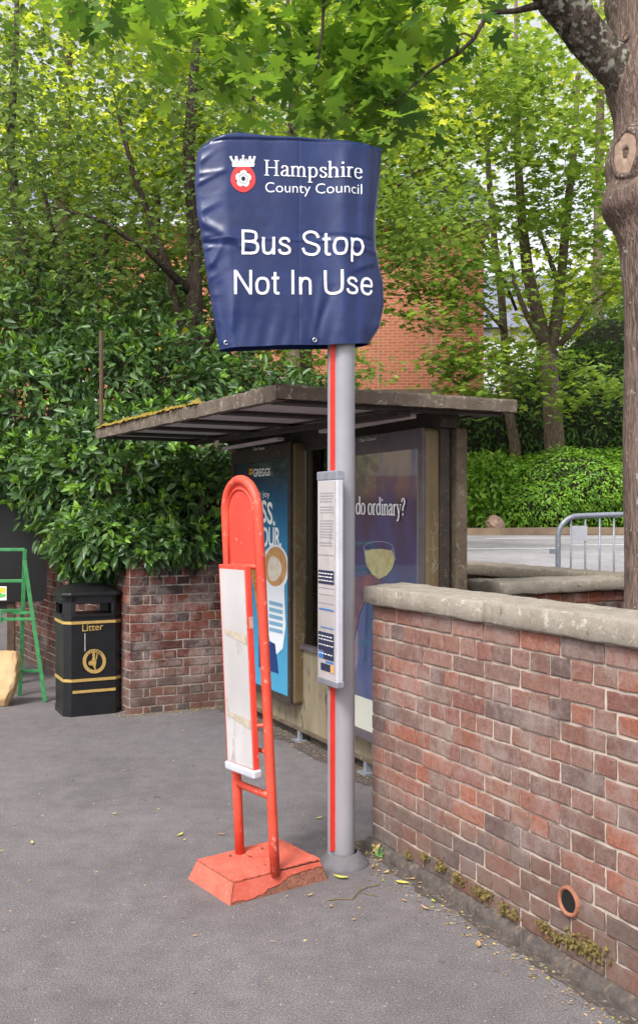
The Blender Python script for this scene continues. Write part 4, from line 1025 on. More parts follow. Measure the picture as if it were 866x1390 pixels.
# case
cf = .062; ca0, ca1 = -.108, .108
a_l, h_t = -.118, 1.300; h_b = .428
def qbox(m_, a0_, a1_, h0_, h1_, n0_, n1_):
    m_.hexa([Q(a0_, h0_, n0_), Q(a1_, h0_, n0_), Q(a1_, h0_, n1_), Q(a0_, h0_, n1_)], [Q(a0_, h1_, n0_), Q(a1_, h1_, n0_), Q(a1_, h1_, n1_), Q(a0_, h1_, n1_)])
m = MB(); qbox(m, ca0, ca1, h_b, h_t, .036, cf); case = m.build('notice_case', 'red_panel', t, bevel=.003)
m = MB(); qbox(m, ca0+.012, ca1-.010, h_b+.01, h_t-.018, cf, cf+.003); pp = m.build('blank_panel', 'white_card', case)
m = MB(); qbox(m, ca0-.006, ca1+.010, h_b-.030, h_b+.006, .03, cf+.012); m.build('bottom_trim', 'grey_plastic', case, bevel=.008)
for hh, dz in ((1.02, -.05), (.66, -.05)):
    m = MB(); m.quad(Q(ca0+.03, hh-.02, cf+.005), Q(ca1-.012, hh-.055, cf+.005), Q(ca1-.012, hh-.015, cf+.005), Q(ca0+.03, hh, cf+.005)); m.build('tape_mark', 'tape', case)
m = MB(); m.quad(Q(ca1+.0015, 1.035, cf-.002), Q(ca1+.0015, 1.035, .038), Q(ca1+.0015, 1.085, .038), Q(ca1+.0015, 1.085, cf-.002)); m.quad(Q(ca1-.012, 1.035, cf+.0045), Q(ca1, 1.035, cf+.0045), Q(ca1, 1.085, cf+.0045), Q(ca1-.012, 1.085, cf+.0045)); m.build('sticker', 'sticker_silver', case)
for h in (.62,): m = MB(); m.tube([Q(half*.95, h, 0), Q(half*.7, h, .05)], .008, 6); m.build('bracket', 'red_paint', t)
settle(t)

# ================================================================== LITTER BIN
t0 = G(93, 974); BO = V2(t0)
t = thing('litter_bin', 'black square litter bin with gold bands and domed lid in front of the brick pier', 'bin', (BO.x, BO.y, 0))
BW, BD, ch = .465, .42, .055
def bpt(a_, b_): p = BO+SV*a_+SU*b_; return (p.x, p.y)
def octo(g=0, c_=ch): return [bpt(c_-.0, 0-g), bpt(BW-c_, 0-g), bpt(BW+g, c_), bpt(BW+g, BD-c_), bpt(BW-c_, BD+g), bpt(c_, BD+g), bpt(-g, BD-c_), bpt(-g, c_)]
BO = BO-SV*.03
m = MB(); m.prism(octo(-.004), .012, .80); m.build('body', 'black_paint', t, bevel=.004)
m = MB(); m.prism(octo(.001), .0, .05); m.build('plinth', 'black_paint', t)
# upper part with four slots
m = MB(); zt = .955; pl = .085
def bbx(a0_, a1_, b0_, b1_, z0_, z1_): m.hexa([(*bpt(a0_, b0_), z0_), (*bpt(a1_, b0_), z0_), (*bpt(a1_, b1_), z0_), (*bpt(a0_, b1_), z0_)], [(*bpt(a0_, b0_), z1_), (*bpt(a1_, b0_), z1_), (*bpt(a1_, b1_), z1_), (*bpt(a0_, b1_), z1_)])
for (x, y, sx, sy) in ((0, 0, 1, 1), (BW, 0, -1, 1), (BW, BD, -1, -1), (0, BD, 1, -1)):
    pts = [bpt(x+sx*ch, y+sy*.002), bpt(x+sx*pl, y+sy*.002), bpt(x+sx*pl, y+sy*.03), bpt(x+sx*.03, y+sy*pl), bpt(x+sx*.002, y+sy*pl), bpt(x+sx*.002, y+sy*ch)]
    m = MB(); m.prism(pts, .80, zt); m.build('corner_post', 'black_paint', t)
m = MB(); m.prism(octo(-.002), .905, .96); m.build('top_band', 'black_paint', t, bevel=.003)
m = MB()
for (a0_, a1_, b0_, b1_) in ((pl-.01, BW-pl+.01, -.008, .012), (-.008, .012, pl-.01, BD-pl+.01)):
    bbx(a0_, a1_, b0_, b1_, .79, .812); bbx(a0_, a1_, b0_, b1_, .895, .912)
for a_ in (pl-.02, BW-pl): bbx(a_, a_+.02, -.008, .012, .79, .912)
m.build('slot_surround', 'black_paint', t, bevel=.004)
m = MB(); n8 = 8
lay = [(.012, .955), (.016, .972), (.006, .985), (-.07, 1.028), (-.125, 1.045), (-.14, 1.047)]
vs = []
for g, z_ in lay:
    k = 1+g/ (BW/2); cx_, cy_ = bpt(BW/2, BD/2)
    for p in octo(0): vs.append((cx_+(p[0]-cx_)*k, cy_+(p[1]-cy_)*k, z_))
m.add(vs, [(j*8+i, j*8+(i+1) % 8, (j+1)*8+(i+1) % 8, (j+1)*8+i) for j in range(len(lay)-1) for i in range(8)]+[tuple(range(8))[::-1], tuple(40+i for i in range(8))])
m.build('lid', 'black_paint', t, bevel=.004)
for z_ in (.735, .275, .185):
    m = MB(); m.prism(octo(.003), z_, z_+.022) if z_ > .2 else m.fbox(Frame(*bpt(0, 0), SV.x, SV.y), ch+.01, BW-ch, z_, z_+.022, .0, .004)
    m.build('gold_band', 'gold', t)
q = bpt(0, 0); fb = Frame(q[0], q[1], SV.x, SV.y); Mb = lambda px, py, up=0: fb.at(px, py, 0, .0055+up)
m = MB(); font_text(m, 'Litter', Mb, (112, 857, 140.5, 854.5, 9.2), .006); m.build('lettering', 'gold', t)
ringc = (128.3, 897.5)
m = MB(); n = 48; o_ = disc(*ringc, 15.8, 16.6, n); i_ = disc(*ringc, 11.2, 11.8, n)
m.add([Mb(*p) for p in o_]+[Mb(*p) for p in i_], [(k, (k+1) % n, n+(k+1) % n, n+k) for k in range(n)])
poly(m, Mb, disc(127.5, 889, 2.0, 3.6, 12), .0); poly(m, Mb, [(125, 893), (129, 892), (131, 898), (130, 905), (126, 904)], .0006)
poly(m, Mb, [(120, 899), (124, 896), (127, 900), (126, 903), (121, 903)], .0012); poly(m, Mb, [(126, 903), (129, 903), (131, 909), (129, 909)], .0016); poly(m, Mb, [(130, 893), (132, 886), (133, 886), (131.5, 896)], .002)
em = m.build('emblem', 'gold', t)
m = MB()
for k, chh in enumerate('LITTER'):
    an = math.radians(-128+k*15.2); c_ = (ringc[0]+math.cos(an)*13.4, ringc[1]+math.sin(an)*14); rot = an+math.pi/2
    Mr = lambda px, py, up=0, c_=c_, rot=rot: Mb(c_[0]+px*math.cos(rot)-py*math.sin(rot), c_[1]+px*math.sin(rot)+py*math.cos(rot), .003)
    font_text(m, chh, Mr, (-.5 if chh == 'I' else -1.2, 1.5, .5 if chh == 'I' else 1.2, 1.5, 3.0), .01)
m.build('lettering', 'ink_black', em)
m = MB(); poly(m, Mb, rectpx(115, 859.5, 116.2, 884), .0); m.build('paint_run', 'soffit', t)
settle(t)

# ================================================================== BLACK BOARD, GREEN TRESTLE, SACK
fb2 = Frame(P(0, 800, 9.0).x, 9.0, .97, .22)
def rr_outline(a0_, a1_, z0_, z1_, r_, n=8):
    pts = []
    for cx_, cz_, s_ in ((a1_-r_, z0_+r_, -90), (a1_-r_, z1_-r_, 0), (a0_+r_, z1_-r_, 90), (a0_+r_, z0_+r_, 180)):
        for k in range(n+1): an = math.radians(s_+90*k/n); pts.append((cx_+r_*math.cos(an), cz_+r_*math.sin(an)))
    return pts
t = thing('notice_board', 'large black board with rounded corners half hidden under the hedge', 'board', fb2.w(0, 0))
a_r, z_b = fb2.hit(64, 816); pts = rr_outline(a_r-1.35, a_r, z_b, z_b+.98, .07); n = len(pts)
m = MB(); m.add([fb2.w(a_, z_, 0) for a_, z_ in pts]+[fb2.w(a_, z_, .03) for a_, z_ in pts], [tuple(range(n)), tuple(range(n, 2*n))]+[(i, (i+1) % n, n+(i+1) % n, n+i) for i in range(n)])
m.build('board', 'black_board', t)
for a_ in (a_r-.36, a_r-1.1): m = MB(); m.fbox(fb2, a_, a_+.07, 0, z_b+.6, -.08, -.002); m.build('leg', 'rust_pole', t, bevel=.004)
settle(t)
# trestle: two tubular A-frames; dimensions from the right-hand end
t = thing('folding_trestle', 'green painted folding steel sign trestle beside the litter bin', 'trestle', G(28, 944))
def bar(m_, a_, b_, r_=.017):
    a_, b_ = Vector(a_), Vector(b_); d_ = (b_-a_).normalized(); x_ = d_.cross(Vector((0, 0, 1)) if abs(d_.z) < .9 else Vector((.9, .3, 0))).normalized(); y_ = d_.cross(x_)
    q_ = [x_*r_+y_*r_, -x_*r_+y_*r_, -x_*r_-y_*r_, x_*r_-y_*r_]
    m_.hexa([a_+v for v in q_], [b_+v for v in q_])
Df = Vector((-.97, -.10, 0)); 
gA = G(27.5, 944); gB = G(62, 953)
yA, yB = gA.y, gB.y
tA = P(34.5, 746, yA-.12)
m = MB(); bar(m, gA, tA); m.build('leg', 'green_paint', t, bevel=.003)
tB = P(34, 761, yA-.17)
m = MB(); bar(m, gB, tB); m.build('leg', 'green_paint', t, bevel=.003)
for py, ln in ((746, 1), (788, 1), (828, 1), (908, 1)):
    f_ = (944-py)/(944-746); p_ = gA.lerp(tA, f_); m = MB(); bar(m, p_, p_+Df*1.0, .014); m.build('cross_bar', 'green_paint', t, bevel=.003)
for py, ex in ((841, 0), (911, 0)):
    f_ = (953-py)/(953-761.0); p_ = gB.lerp(tB, f_); m = MB(); bar(m, p_+Vector((.01, 0, 0)), p_+Df*1.2, .013); m.build('cross_bar', 'green_paint', t, bevel=.003)
m = MB(); bar(m, gA.lerp(tA, .57)+Vector((-.1, -.0, .0)), gB.lerp(tB, .63), .012); m.build('stay_bar', 'green_paint', t)
for bx_, by_ in ((gA, tA), (gB, tB)): m = MB(); bar(m, bx_+Df*1.0, by_+Df*1.0); m.build('leg', 'green_paint', t)
p_ = gB.lerp(tB, .60); m = MB(); m.hexa([p_+Df*.26+Vector((0, -.02, -.05)), p_+Df*.7+Vector((0, -.02, -.05)), p_+Df*.7+Vector((0, -.03, -.05)), p_+Df*.26+Vector((0, -.03, -.05))], [p_+Df*.26+Vector((0, -.02, .06)), p_+Df*.7+Vector((0, -.02, .06)), p_+Df*.7+Vector((0, -.03, .06)), p_+Df*.26+Vector((0, -.03, .06))]); m.build('name_plate', 'green_paint', t)
flat('sticker_yellow', sr(230, 190, 60)); flat('sticker_green', sr(90, 180, 90)); flat('sticker_white', sr(225, 225, 220))
q = P(0, 805, yA-.25); fs_ = Frame(q.x, q.y, .97, .1)
m = MB(); a0_, z0_ = fs_.hit(-14, 815); a1_, z1_ = fs_.hit(9.5, 796); m.fbox(fs_, a0_, a1_, z0_, z1_, -.004, 0); st = m.build('sticker', 'sticker_white', t)
m = MB(); m.fbox(fs_, a0_+.01, a1_-.008, z0_+.065, z1_-.01, 0.0005, .002); m.build('sticker_print', 'sticker_yellow', st)
m = MB(); poly(m, lambda x, y, u=0: fs_.at(x, y, 0, .003), [(-10, 809), (-4, 806), (0, 804), (4, 806.5), (8, 806), (8, 810), (2, 811), (-4, 812)]); m.build('sticker_print', 'sticker_green', st)
settle(t)
# sack
c0 = G(8, 962); 
def sack(u_, v_):
    an = 2*math.pi*u_; cx_, sy_ = math.cos(an), math.sin(an); k = .55
    sx_ = math.copysign(abs(cx_)**k, cx_); sy2 = math.copysign(abs(sy_)**k, sy_)
    zz = v_; wd = (.10+.085*min(1, zz*2.2)) if zz < .97 else .18; dp = .085*(1-zz*.55)*min(1, .45+zz*4)
    w_ = 1+.08*noise.noise(Vector((cx_*2, sy_*2, zz*3)))+.06*noise.noise(Vector((cx_*6, sy_*6, zz*8)))
    return Vector((c0.x-.115+sx_*wd*w_, c0.y+.12+sy2*dp*w_, .004+zz*.455+.012*noise.noise(Vector((cx_*3, 0, 5)))*zz))
o = grid_mesh('sandbag', sack, 56, 30, 'sandbag'); tag(o, 'pale brown paper sandbag slumped at the foot of the green trestle', 'sandbag')
# ================================================================== BARRIER
t = thing('pedestrian_barrier', 'galvanised steel crowd barrier with small blank plate in front of the road', 'barrier', P(752, 760, 7.6))
br = P(757, 704, 7.6); fp = Frame(br.x, br.y, .985, .17); zt = 1.598; zb = .62; r = .021
rc = .17; pts = [fp.w(0, zb)]+[fp.w(0, z) for z in (.9, 1.2, zt-rc)]
for k in range(1, 9): an = math.pi/2*k/8; pts.append(fp.w(rc-rc*math.cos(an), zt-rc+rc*math.sin(an)))
for k in range(1, 9): a_ = rc+(2.2-rc*2)*k/8; pts.append(fp.w(a_, zt+.022*a_))
m = MB(); 
for k in range(1, 9): an = math.pi/2*k/8; pts.append(fp.w(2.2-rc+rc*math.sin(an), zt+.045-rc+rc*math.cos(an)))
pts += [fp.w(2.2, zb)]
m.tube(pts, r, 12); m.build('frame', 'galvanised', t, smooth=True)
m = MB(); m.tube([fp.w(0, zb+.12), fp.w(2.2, zb+.14)], .018, 10); m.build('bottom_rail', 'galvanised', t, smooth=True)
for k in range(17):
    a_ = .108+k*.122
    if a_ > 2.1: break
    ztop = (zt+.022*a_ if a_ > rc else zt-rc+math.sqrt(max(0, rc*rc-(rc-a_)**2)))
    m = MB(); m.tube([fp.w(a_, zb+.12), fp.w(a_, ztop)], .0085, 8); m.build('bar', 'galvanised', t, smooth=True)
m = MB(); m.fbox(fp, .112, .24, 1.40, 1.52, .010, .014); m.build('plate', 'grey_plastic', t)
m = MB(); m.fbox(fp, -.07, .0, 1.30, 1.34, -.01, .01); m.build('hook', 'galvanised', t, bevel=.004)
for a_ in (.25, 1.95): m = MB(); q = fp.w(a_, 0); m.tube([fp.w(a_, hill(q.x, q.y)*.7, .28), fp.w(a_, zb+.12, 0), fp.w(a_, hill(q.x, q.y)*.7, -.28)], .016, 8); m.build('foot', 'galvanised', t)
settle(t)
# rock
q = P(672, 717, 19.6); 
m = bmesh.new(); bmesh.ops.create_icosphere(m, subdivisions=4, radius=.17)
for v in m.verts: v.co = Vector((v.co.x*1.1, v.co.y*.9, v.co.z*1.1))*(1+.28*noise.noise(v.co*6)+.12*noise.noise(v.co*18))+Vector((q.x, q.y, hill(0, q.y)+.18))
me = bpy.data.meshes.new('rock'); m.to_mesh(me); m.free(); o = link('rock', me, 'rock'); tag(o, 'pinkish boulder lying at the foot of the hedge', 'rock')

# ================================================================== BUILDINGS
def brick_wall_mat(name, c1, c2, c3, mort, wx):
    m, nt, b, out = new_mat(name)
    tc = nd(nt, 'ShaderNodeNewGeometry').outputs['Position']
    sp_ = nd(nt, 'ShaderNodeSeparateXYZ'); nt.links.new(tc, sp_.inputs[0]); cb = nd(nt, 'ShaderNodeCombineXYZ')
    ad = nd(nt, 'ShaderNodeMath', operation='ADD'); nt.links.new(sp_.outputs[0], ad.inputs[0]); nt.links.new(sp_.outputs[1], ad.inputs[1])
    nt.links.new(ad.outputs[0], cb.inputs[0]); nt.links.new(sp_.outputs[2], cb.inputs[1])
    br_ = nd(nt, 'ShaderNodeTexBrick'); nt.links.new(cb.outputs[0], br_.inputs['Vector'])
    br_.inputs['Scale'].default_value = 1; br_.inputs['Brick Width'].default_value = .225; br_.inputs['Row Height'].default_value = .075
    br_.inputs['Mortar Size'].default_value = .008; br_.inputs['Color1'].default_value = (*c1, 1); br_.inputs['Color2'].default_value = (*c2, 1); br_.inputs['Mortar'].default_value = (*mort, 1)
    col = mixc(nt, ramp(nt, noise_n(nt, cb.outputs[0], 3.5, 6, .8), [(.4, (0, 0, 0)), (.65, (.8, .8, .8))]), br_.outputs['Color'], c3)
    nt.links.new(col, b.inputs['Base Color']); b.inputs['Roughness'].default_value = .9
brick_wall_mat('building_brick', sr(190, 112, 86), sr(166, 90, 68), sr(202, 130, 100), sr(205, 165, 140), 0)
brick_wall_mat('house_brick', sr(160, 84, 68), sr(140, 76, 62), sr(150, 86, 70), sr(185, 150, 135), 0)
flat('window_glass', sr(60, 68, 80), .05, spec=.8)
t = thing('brick_building', 'tall orange brick building behind the trees with grey roof', 'building', (0, 26, 0))
BY = 24.0; xr = 4.12; g0 = .9
fbd = Frame(xr, BY, -1.0, .06); 
# a grows to the left here; wall faces the viewer
def bb(nm, a0_, a1_, z0_, z1_, n0, n1, mt, par=None):
    m = MB(); q_ = [(a0_, n0), (a1_, n0), (a1_, n1), (a0_, n1)]
    def w_(a_, n_, z_): return (xr-a_, BY+.06*a_+n_, z_)
    m.hexa([w_(a, n, z0_) for a, n in q_], [w_(a, n, z1_) for a, n in q_]); return m.build(nm, mt, par or t)
wall = bb('wall', 0, 13, 2.75, 8.9, 0, 8, 'building_brick')
bb('rendered_base', -.01, 13.01, g0, 2.75, -.02, 8.02, 'render_cream')
bb('eaves', -.3, 13.3, 8.9, 9.15, -.35, 8.3, 'render_white')
m = MB(); m.add([(xr+.35, BY-.4, 9.15), (xr-13.4, BY+.4, 9.15), (xr-13.4, BY+8.8, 9.15), (xr+.35, BY+8.4, 9.15), (xr+.35, BY+4, 11.6), (xr-13.4, BY+4.8, 11.6)], [(0, 1, 5, 4), (2, 3, 4, 5), (3, 0, 4), (1, 2, 5), (0, 3, 2, 1)]); m.build('roof', 'slate', t)
# sill and blocked opening seen over the shelter roof
bb('sill', 1.05, 2.62, 4.62, 4.78, -.08, .05, 'stone_kerb')
for a_ in (1.28, 2.62): bb('brick_joint', a_, a_+.02, 4.78, 7.4, -.006, .02, 'mortar')
for a_ in (4.6, 7.2, 9.8):
    for z_ in (3.6, 6.4):
        f_ = bb('window', a_, a_+1.2, z_, z_+1.5, -.03, .05, 'render_white'); bb('pane', a_+.08, a_+1.12, z_+.08, z_+1.42, -.04, 0, 'window_glass', f_)
settle(t)
t = thing('white_house', 'white rendered house with grey slate roof far behind the trees', 'house', (10, 44, 1.8))
def wb(nm, x0, x1, y0, y1, z0, z1, mt, par=None): m = MB(); m.box(x0, x1, y0, y1, z0, z1); return m.build(nm, mt, par or t)
wb('wall', 6.6, 16, 40, 48, 1.2, 9.4, 'render_white')
m = MB(); m.add([(6.2, 39.6, 9.4), (16.4, 39.6, 9.4), (16.4, 48.4, 9.4), (6.2, 48.4, 9.4), (6.2, 44, 12.6), (16.4, 44, 12.6)], [(0, 1, 5, 4), (2, 3, 4, 5), (3, 0, 4), (1, 2, 5), (0, 3, 2, 1)]); m.build('roof', 'slate', t)
for x in (7.6, 10.4, 13.2):
    f_ = wb('window', x, x+1.1, 39.96, 40.02, 6.2, 7.8, 'frame_grey'); wb('pane', x+.08, x+1.02, 39.94, 40, 6.28, 7.72, 'window_glass', f_)
settle(t)

# house across the street, seen mirrored in the glass of the advert box
t = thing('gabled_house', 'red brick house with cream gable facing the shelter, mirrored in the poster glass', 'house', (-24, 22, 0))
hf = Frame(-21.5, 19.5, .545, .838)
def hb(nm, a0_, a1_, z0_, z1_, n0, n1, mt, par=None): m = MB(); m.fbox(hf, a0_, a1_, z0_, z1_, n0, n1); return m.build(nm, mt, par or t)
hb('wall', -5, 5, 0, 2.9, -8, 0, 'house_brick'); hb('upper_wall', -5, 5, 2.9, 5.6, -8, .02, 'render_cream')
m = MB(); m.add([hf.w(-5.4, 5.6, .3), hf.w(5.4, 5.6, .3), hf.w(0, 9.2, .3), hf.w(-5.4, 5.6, -8.3), hf.w(5.4, 5.6, -8.3), hf.w(0, 9.2, -8.3)], [(0, 1, 2), (3, 5, 4), (0, 2, 5, 3), (1, 4, 5, 2), (0, 3, 4, 1)]); m.build('roof', 'slate', t)
for a_, z_ in ((-3, .9), (1.6, .9), (-3, 3.5), (1.6, 3.5)):
    f_ = hb('window', a_, a_+1.4, z_, z_+1.3, .0, .06, 'render_white'); hb('pane', a_+.08, a_+1.32, z_+.08, z_+1.22, .05, .07, 'window_glass', f_)
settle(t)

# ================================================================== THE BIG MAPLE AT THE RIGHT
t = big = thing('maple_tree', 'large near maple with thick brown trunk at the right edge and overhanging branches', 'tree', (1.95, 5.0, 0))
TY = 5.0
EDGE = [(0, 817), (20, 822), (50, 824), (80, 820), (109, 815), (130, 821), (152, 828), (175, 828), (195, 821), (210, 816), (228, 817), (243, 820), (256, 815), (270, 811), (285, 815), (300, 830), (330, 838), (400, 843), (600, 846), (820, 845), (900, 840), (1000, 836), (1120, 815)]
RGT = [(0, 930), (100, 955), (200, 985), (280, 1000), (330, 1008), (600, 1020), (900, 1026), (1120, 1050)]
def lin(tab, v):
    for (a_, b_), (c_, d_) in zip(tab[:-1], tab[1:]):
        if v <= c_: return b_+(d_-b_)*(v-a_)/(c_-a_)
    return tab[-1][1]
def trunk_fn(u_, v_):
    py = -420+v_*(1120+420); z = CH-(py-HY)/F*TY; an = 2*math.pi*u_
    if py < 0:
        l_ = 817+(-py)*.10; r_ = 930-(-py)*.02
    else: l_ = lin(EDGE, py); r_ = lin(RGT, py)
    # bulges belong to the side that faces left and forward
    lm = interp([(0, 822), (100, 826), (200, 832), (300, 838), (400, 843), (820, 846), (1120, 830)], max(0, py))
    if py < 0: lm = l_
    c_ = (lm+r_)/2; R0 = (r_-lm)/2/F*TY
    side = max(0, -math.cos(an))**1.5 if True else 0
    Rr = R0+side*max(-.03, (lm-l_)/F*TY)
    zf = max(0, -math.sin(an))   # front
    Rr += .02*noise.noise(Vector((math.cos(an)*1.5, math.sin(an)*1.5, z*1.3)))+.006*noise.noise(Vector((math.cos(an)*9, math.sin(an)*9, z*3)))
    # scar collar
    x_, y_ = math.cos(an), math.sin(an); c_ += 9
    return Vector(((c_-CX)/F*TY+x_*Rr, TY+.05+y_*Rr, max(z, -.02)))
grid_mesh('trunk', trunk_fn, 96, 200, 'bark_near', t)
# scars
def scar(px, py, rx, ry, mat1, mat2, nm, flat_=False):
    k = (px-CX)/F; v_ = (py+420)/1540
    best = min((trunk_fn(u/200, v_) for u in range(100, 175)), key=lambda p: abs(p.x/p.y-k)*100+p.y*.05)
    cen = Vector(((930-CX)/F*TY, TY+.05, best.z)); n_ = (best-cen); n_.z = 0; n_.normalize(); d_ = Vector((-n_.y, n_.x, 0))
    n = 36
    def ring_(prof, mt, name_, par):
        vs = []
        for (r_, o_) in prof:
            for k_ in range(n):
                a_ = 2*math.pi*k_/n; j = 1+.16*noise.noise(Vector((math.cos(a_)*1.6, math.sin(a_)*1.6, 3+rx)))
                vs.append(best+d_*math.cos(a_)*rx*r_*j+Vector((0, 0, 1))*math.sin(a_)*ry*r_*j+n_*(o_+.004*noise.noise(Vector((math.cos(a_)*5, math.sin(a_)*5, r_*9)))))
        m_ = MB(); m_.add(vs, [(i*n+k_, i*n+(k_+1) % n, (i+1)*n+(k_+1) % n, (i+1)*n+k_) for i in range(len(prof)-1) for k_ in range(n)])
        return m_.build(name_, mt, par, smooth=True)
    s_ = ring_([(1.35, -.04), (1.15, -.004), (1.0, .014), (.88, .012), (.80, .002)], 'bark_near', nm, t)
    ring_([(.86, .006), (.6, .009), (.4, .010), (.26, .008), (.22, .0)], mat1, 'scar_wood', s_)
    ring_([(.23, .003), (.1, -.002), (.001, -.002)], mat2, 'scar_centre', s_)
scar(850, 218, .10, .118, 'cut_wood', 'cut_hole', 'branch_scar'); scar(850, 62, .02, .02, 'cut_wood', 'bark_near', 'branch_scar')
# limb that leaves to the upper left
def PT(px, py, Y, r): p = P(px, py, Y); return (p.x, p.y, p.z, r)
limb = [PT(875, 120, 5.0, .13), PT(850, 102, 5.0, .118), PT(822, 76, 4.98, .108), PT(797, 48, 4.95, .104), PT(777, 20, 4.9, .102), PT(757, -4, 4.86, .10), PT(735, -40, 4.8, .095), PT(690, -110, 4.7, .085), PT(600, -200, 4.6, .07), PT(480, -260, 4.55, .05), PT(330, -290, 4.6, .04), PT(150, -290, 4.8, .03), PT(0, -270, 5, .02)]
limb2 = [PT(733, 6, 4.84, .022), PT(700, 15, 4.8, .014), PT(672, 17, 4.75, .012), PT(655, 30, 4.72, .011), PT(643, 52, 4.7, .010), PT(620, 74, 4.68, .009), PT(596, 88, 4.65, .008), PT(572, 105, 4.62, .006), PT(552, 124, 4.6, .005), PT(535, 142, 4.6, .003)]
limb3 = [PT(480, -240, 4.55, .02), PT(455, -120, 4.5, .013), PT(440, -20, 4.48, .010), PT(438, 40, 4.46, .008), PT(430, 90, 4.45, .005)]
m = MB()
for L_, sd in ((limb, 20),): 
    m.tube([Vector(p[:3]) for p in L_], [p[3] for p in L_], sd, jit=.22)
m.build('limb', 'bark_lichen', t, smooth=True)
rg = np.random.default_rng(11); m = MB(); nodes = list(limb[6:])
for L_ in (limb2, limb3): m.tube([Vector(p[:3]) for p in L_], [p[3] for p in L_], 7, jit=.2); nodes += L_
cl = []
def band(n, x0, x1, y0, y1, Y0, Y1):
    for _ in range(n): cl.append(tuple(P(rg.uniform(x0, x1), rg.uniform(y0, y1), rg.uniform(Y0, Y1))))
band(13, 95, 250, -60, 75, 4.6, 5.6); band(20, 250, 480, -90, 90, 4.4, 5.4); band(12, 330, 480, 60, 150, 4.5, 5.2); band(10, 480, 540, -20, 175, 4.4, 5.0)
band(14, 500, 640, -150, 40, 4.4, 5.2); band(6, 520, 640, 40, 110, 4.6, 5.2); band(8, 640, 730, -150, -20, 4.6, 5.4); band(14, -100, 800, -380, -120, 4.2, 6)
band(5, 470, 530, 90, 170, 4.5, 4.9)
grow(m, nodes, cl, .008, .0022, rg, 5, .10); m.build('branches', 'bark_dark', t, smooth=True)
pos = clustered(rg, cl, 13, (.14, .14, .10)); cb = np.repeat(rg.normal(.45, .2, len(cl)), 13)
leaves_mesh('crown', pos, .102, 'leaf_maple_near', t, 'maple', 3, .45, bright=cb, droop=.9)
# upper crown outside the picture that shades the stop
settle(t)

# ================================================================== LAUREL HEDGE BUSH
def bush(name, label, cat, ells, n, size, mat, seed, kind='oval', group=None, tips=0, keep=None, base=(0, 0, 0), up=.25, stems=True, surface=.72, tipmat='leaf_tip', thick=.35, core_mat=None):
    t_ = thing(name, label, cat, base, group); rg_ = np.random.default_rng(seed)
    tot = sum(e[2] for e in ells); P_ = []; N_ = []
    for c_, r_, sh in ells:
        k = int(n*sh/tot); d = rg_.normal(size=(k, 3)); d /= np.linalg.norm(d, axis=1)[:, None]
        # uneven outline: radius wobbles with direction
        wob_ = np.array([1+.20*noise.noise(Vector(x)*2.3+Vector(c_))+.13*noise.noise(Vector(x)*6+Vector(c_)) for x in d])
        q = 1-thick*rg_.uniform(0, 1, k)**1.6
        p = np.array(c_)+d*(q*wob_)[:, None]*np.array(r_); P_.append(p); nn_ = d/np.array(r_); nn_ /= np.linalg.norm(nn_, axis=1)[:, None]; N_.append(nn_)
    Pp = np.concatenate(P_); Nn = np.concatenate(N_)
    ins_ = np.zeros(len(Pp), bool)
    for c_, r_, sh in ells: ins_ |= (((Pp-np.array(c_))/np.array(r_))**2).sum(1) < surface**2*.6
    kp = ~ins_
    if keep is not None: kp &= np.array([keep(p) for p in Pp])
    Pp, Nn = Pp[kp], Nn[kp]
    mb_ = MB()
    if stems:
        idx = rg_.choice(len(Pp), min(len(Pp), max(20, len(Pp)//60)), replace=False)
        for i in idx:
            c_ = min(ells, key=lambda e: np.linalg.norm(Pp[i]-np.array(e[0])))[0]; a_ = Vector(Pp[i]); b_ = Vector(c_)+Vector((0, 0, -.3)); mid_ = a_.lerp(b_, .5)+Vector((0, 0, .12))
            mb_.tube([b_, mid_, a_], [.014, .009, .003], 4, cap=False)
        mb_.build('stems', 'bark_dark', t_)
    if core_mat:  # solid dark blobs stand in for the shaded twig mass inside
        mc_ = bmesh.new()
        for c_, r_, sh in ells:
            res = bmesh.ops.create_icosphere(mc_, subdivisions=3, radius=1)
            for v in res['verts']: v.co = Vector([c_[k]+v.co[k]*r_[k]*(.80+.10*noise.noise(v.co*3)) for k in range(3)])
        me_ = bpy.data.meshes.new('dark_core'); mc_.to_mesh(me_); mc_.free(); link('dark_core', me_, core_mat, t_)
    # clumps of similar tone
    cbright = np.array([.42+.42*noise.noise(Vector(p)*3.1)+.25*noise.noise(Vector(p)*9) for p in Pp])
    ld = Nn*1.2+np.array([0, 0, -.2])
    leaves_mesh('foliage', Pp, size, mat, t_, kind, seed, up, norm=Nn, length_dir=ld, bright=cbright)
    if tips:
        sel = rg_.choice(len(Pp), tips, replace=False)
        pp = np.repeat(Pp[sel]+Nn[sel]*.03, 6, axis=0)+rg_.normal(size=(tips*6, 3))*.012; nn2 = np.repeat(Nn[sel], 6, axis=0)
        leaves_mesh('young_shoots', pp, size*.8, tipmat, t_, kind, seed+1, .15, length_dir=nn2*1.6+np.array([0, 0, .6]), norm=nn2)
    if not base == (0, 0, 0): settle(t_)
    return t_
surf('twig_shade', sr(52, 58, 34), sr(36, 38, 24), 12, .95, bump=1, bscale=30, bdist=.05)  # twig colour with the inner shade of hedge and shrubs painted in
def e_(px, py, Y, rx, ry, rz, sh): p = P(px, py, Y); return ((p.x, p.y, p.z), (rx, ry, rz), sh)
WLn = Vector((.446, -.895))
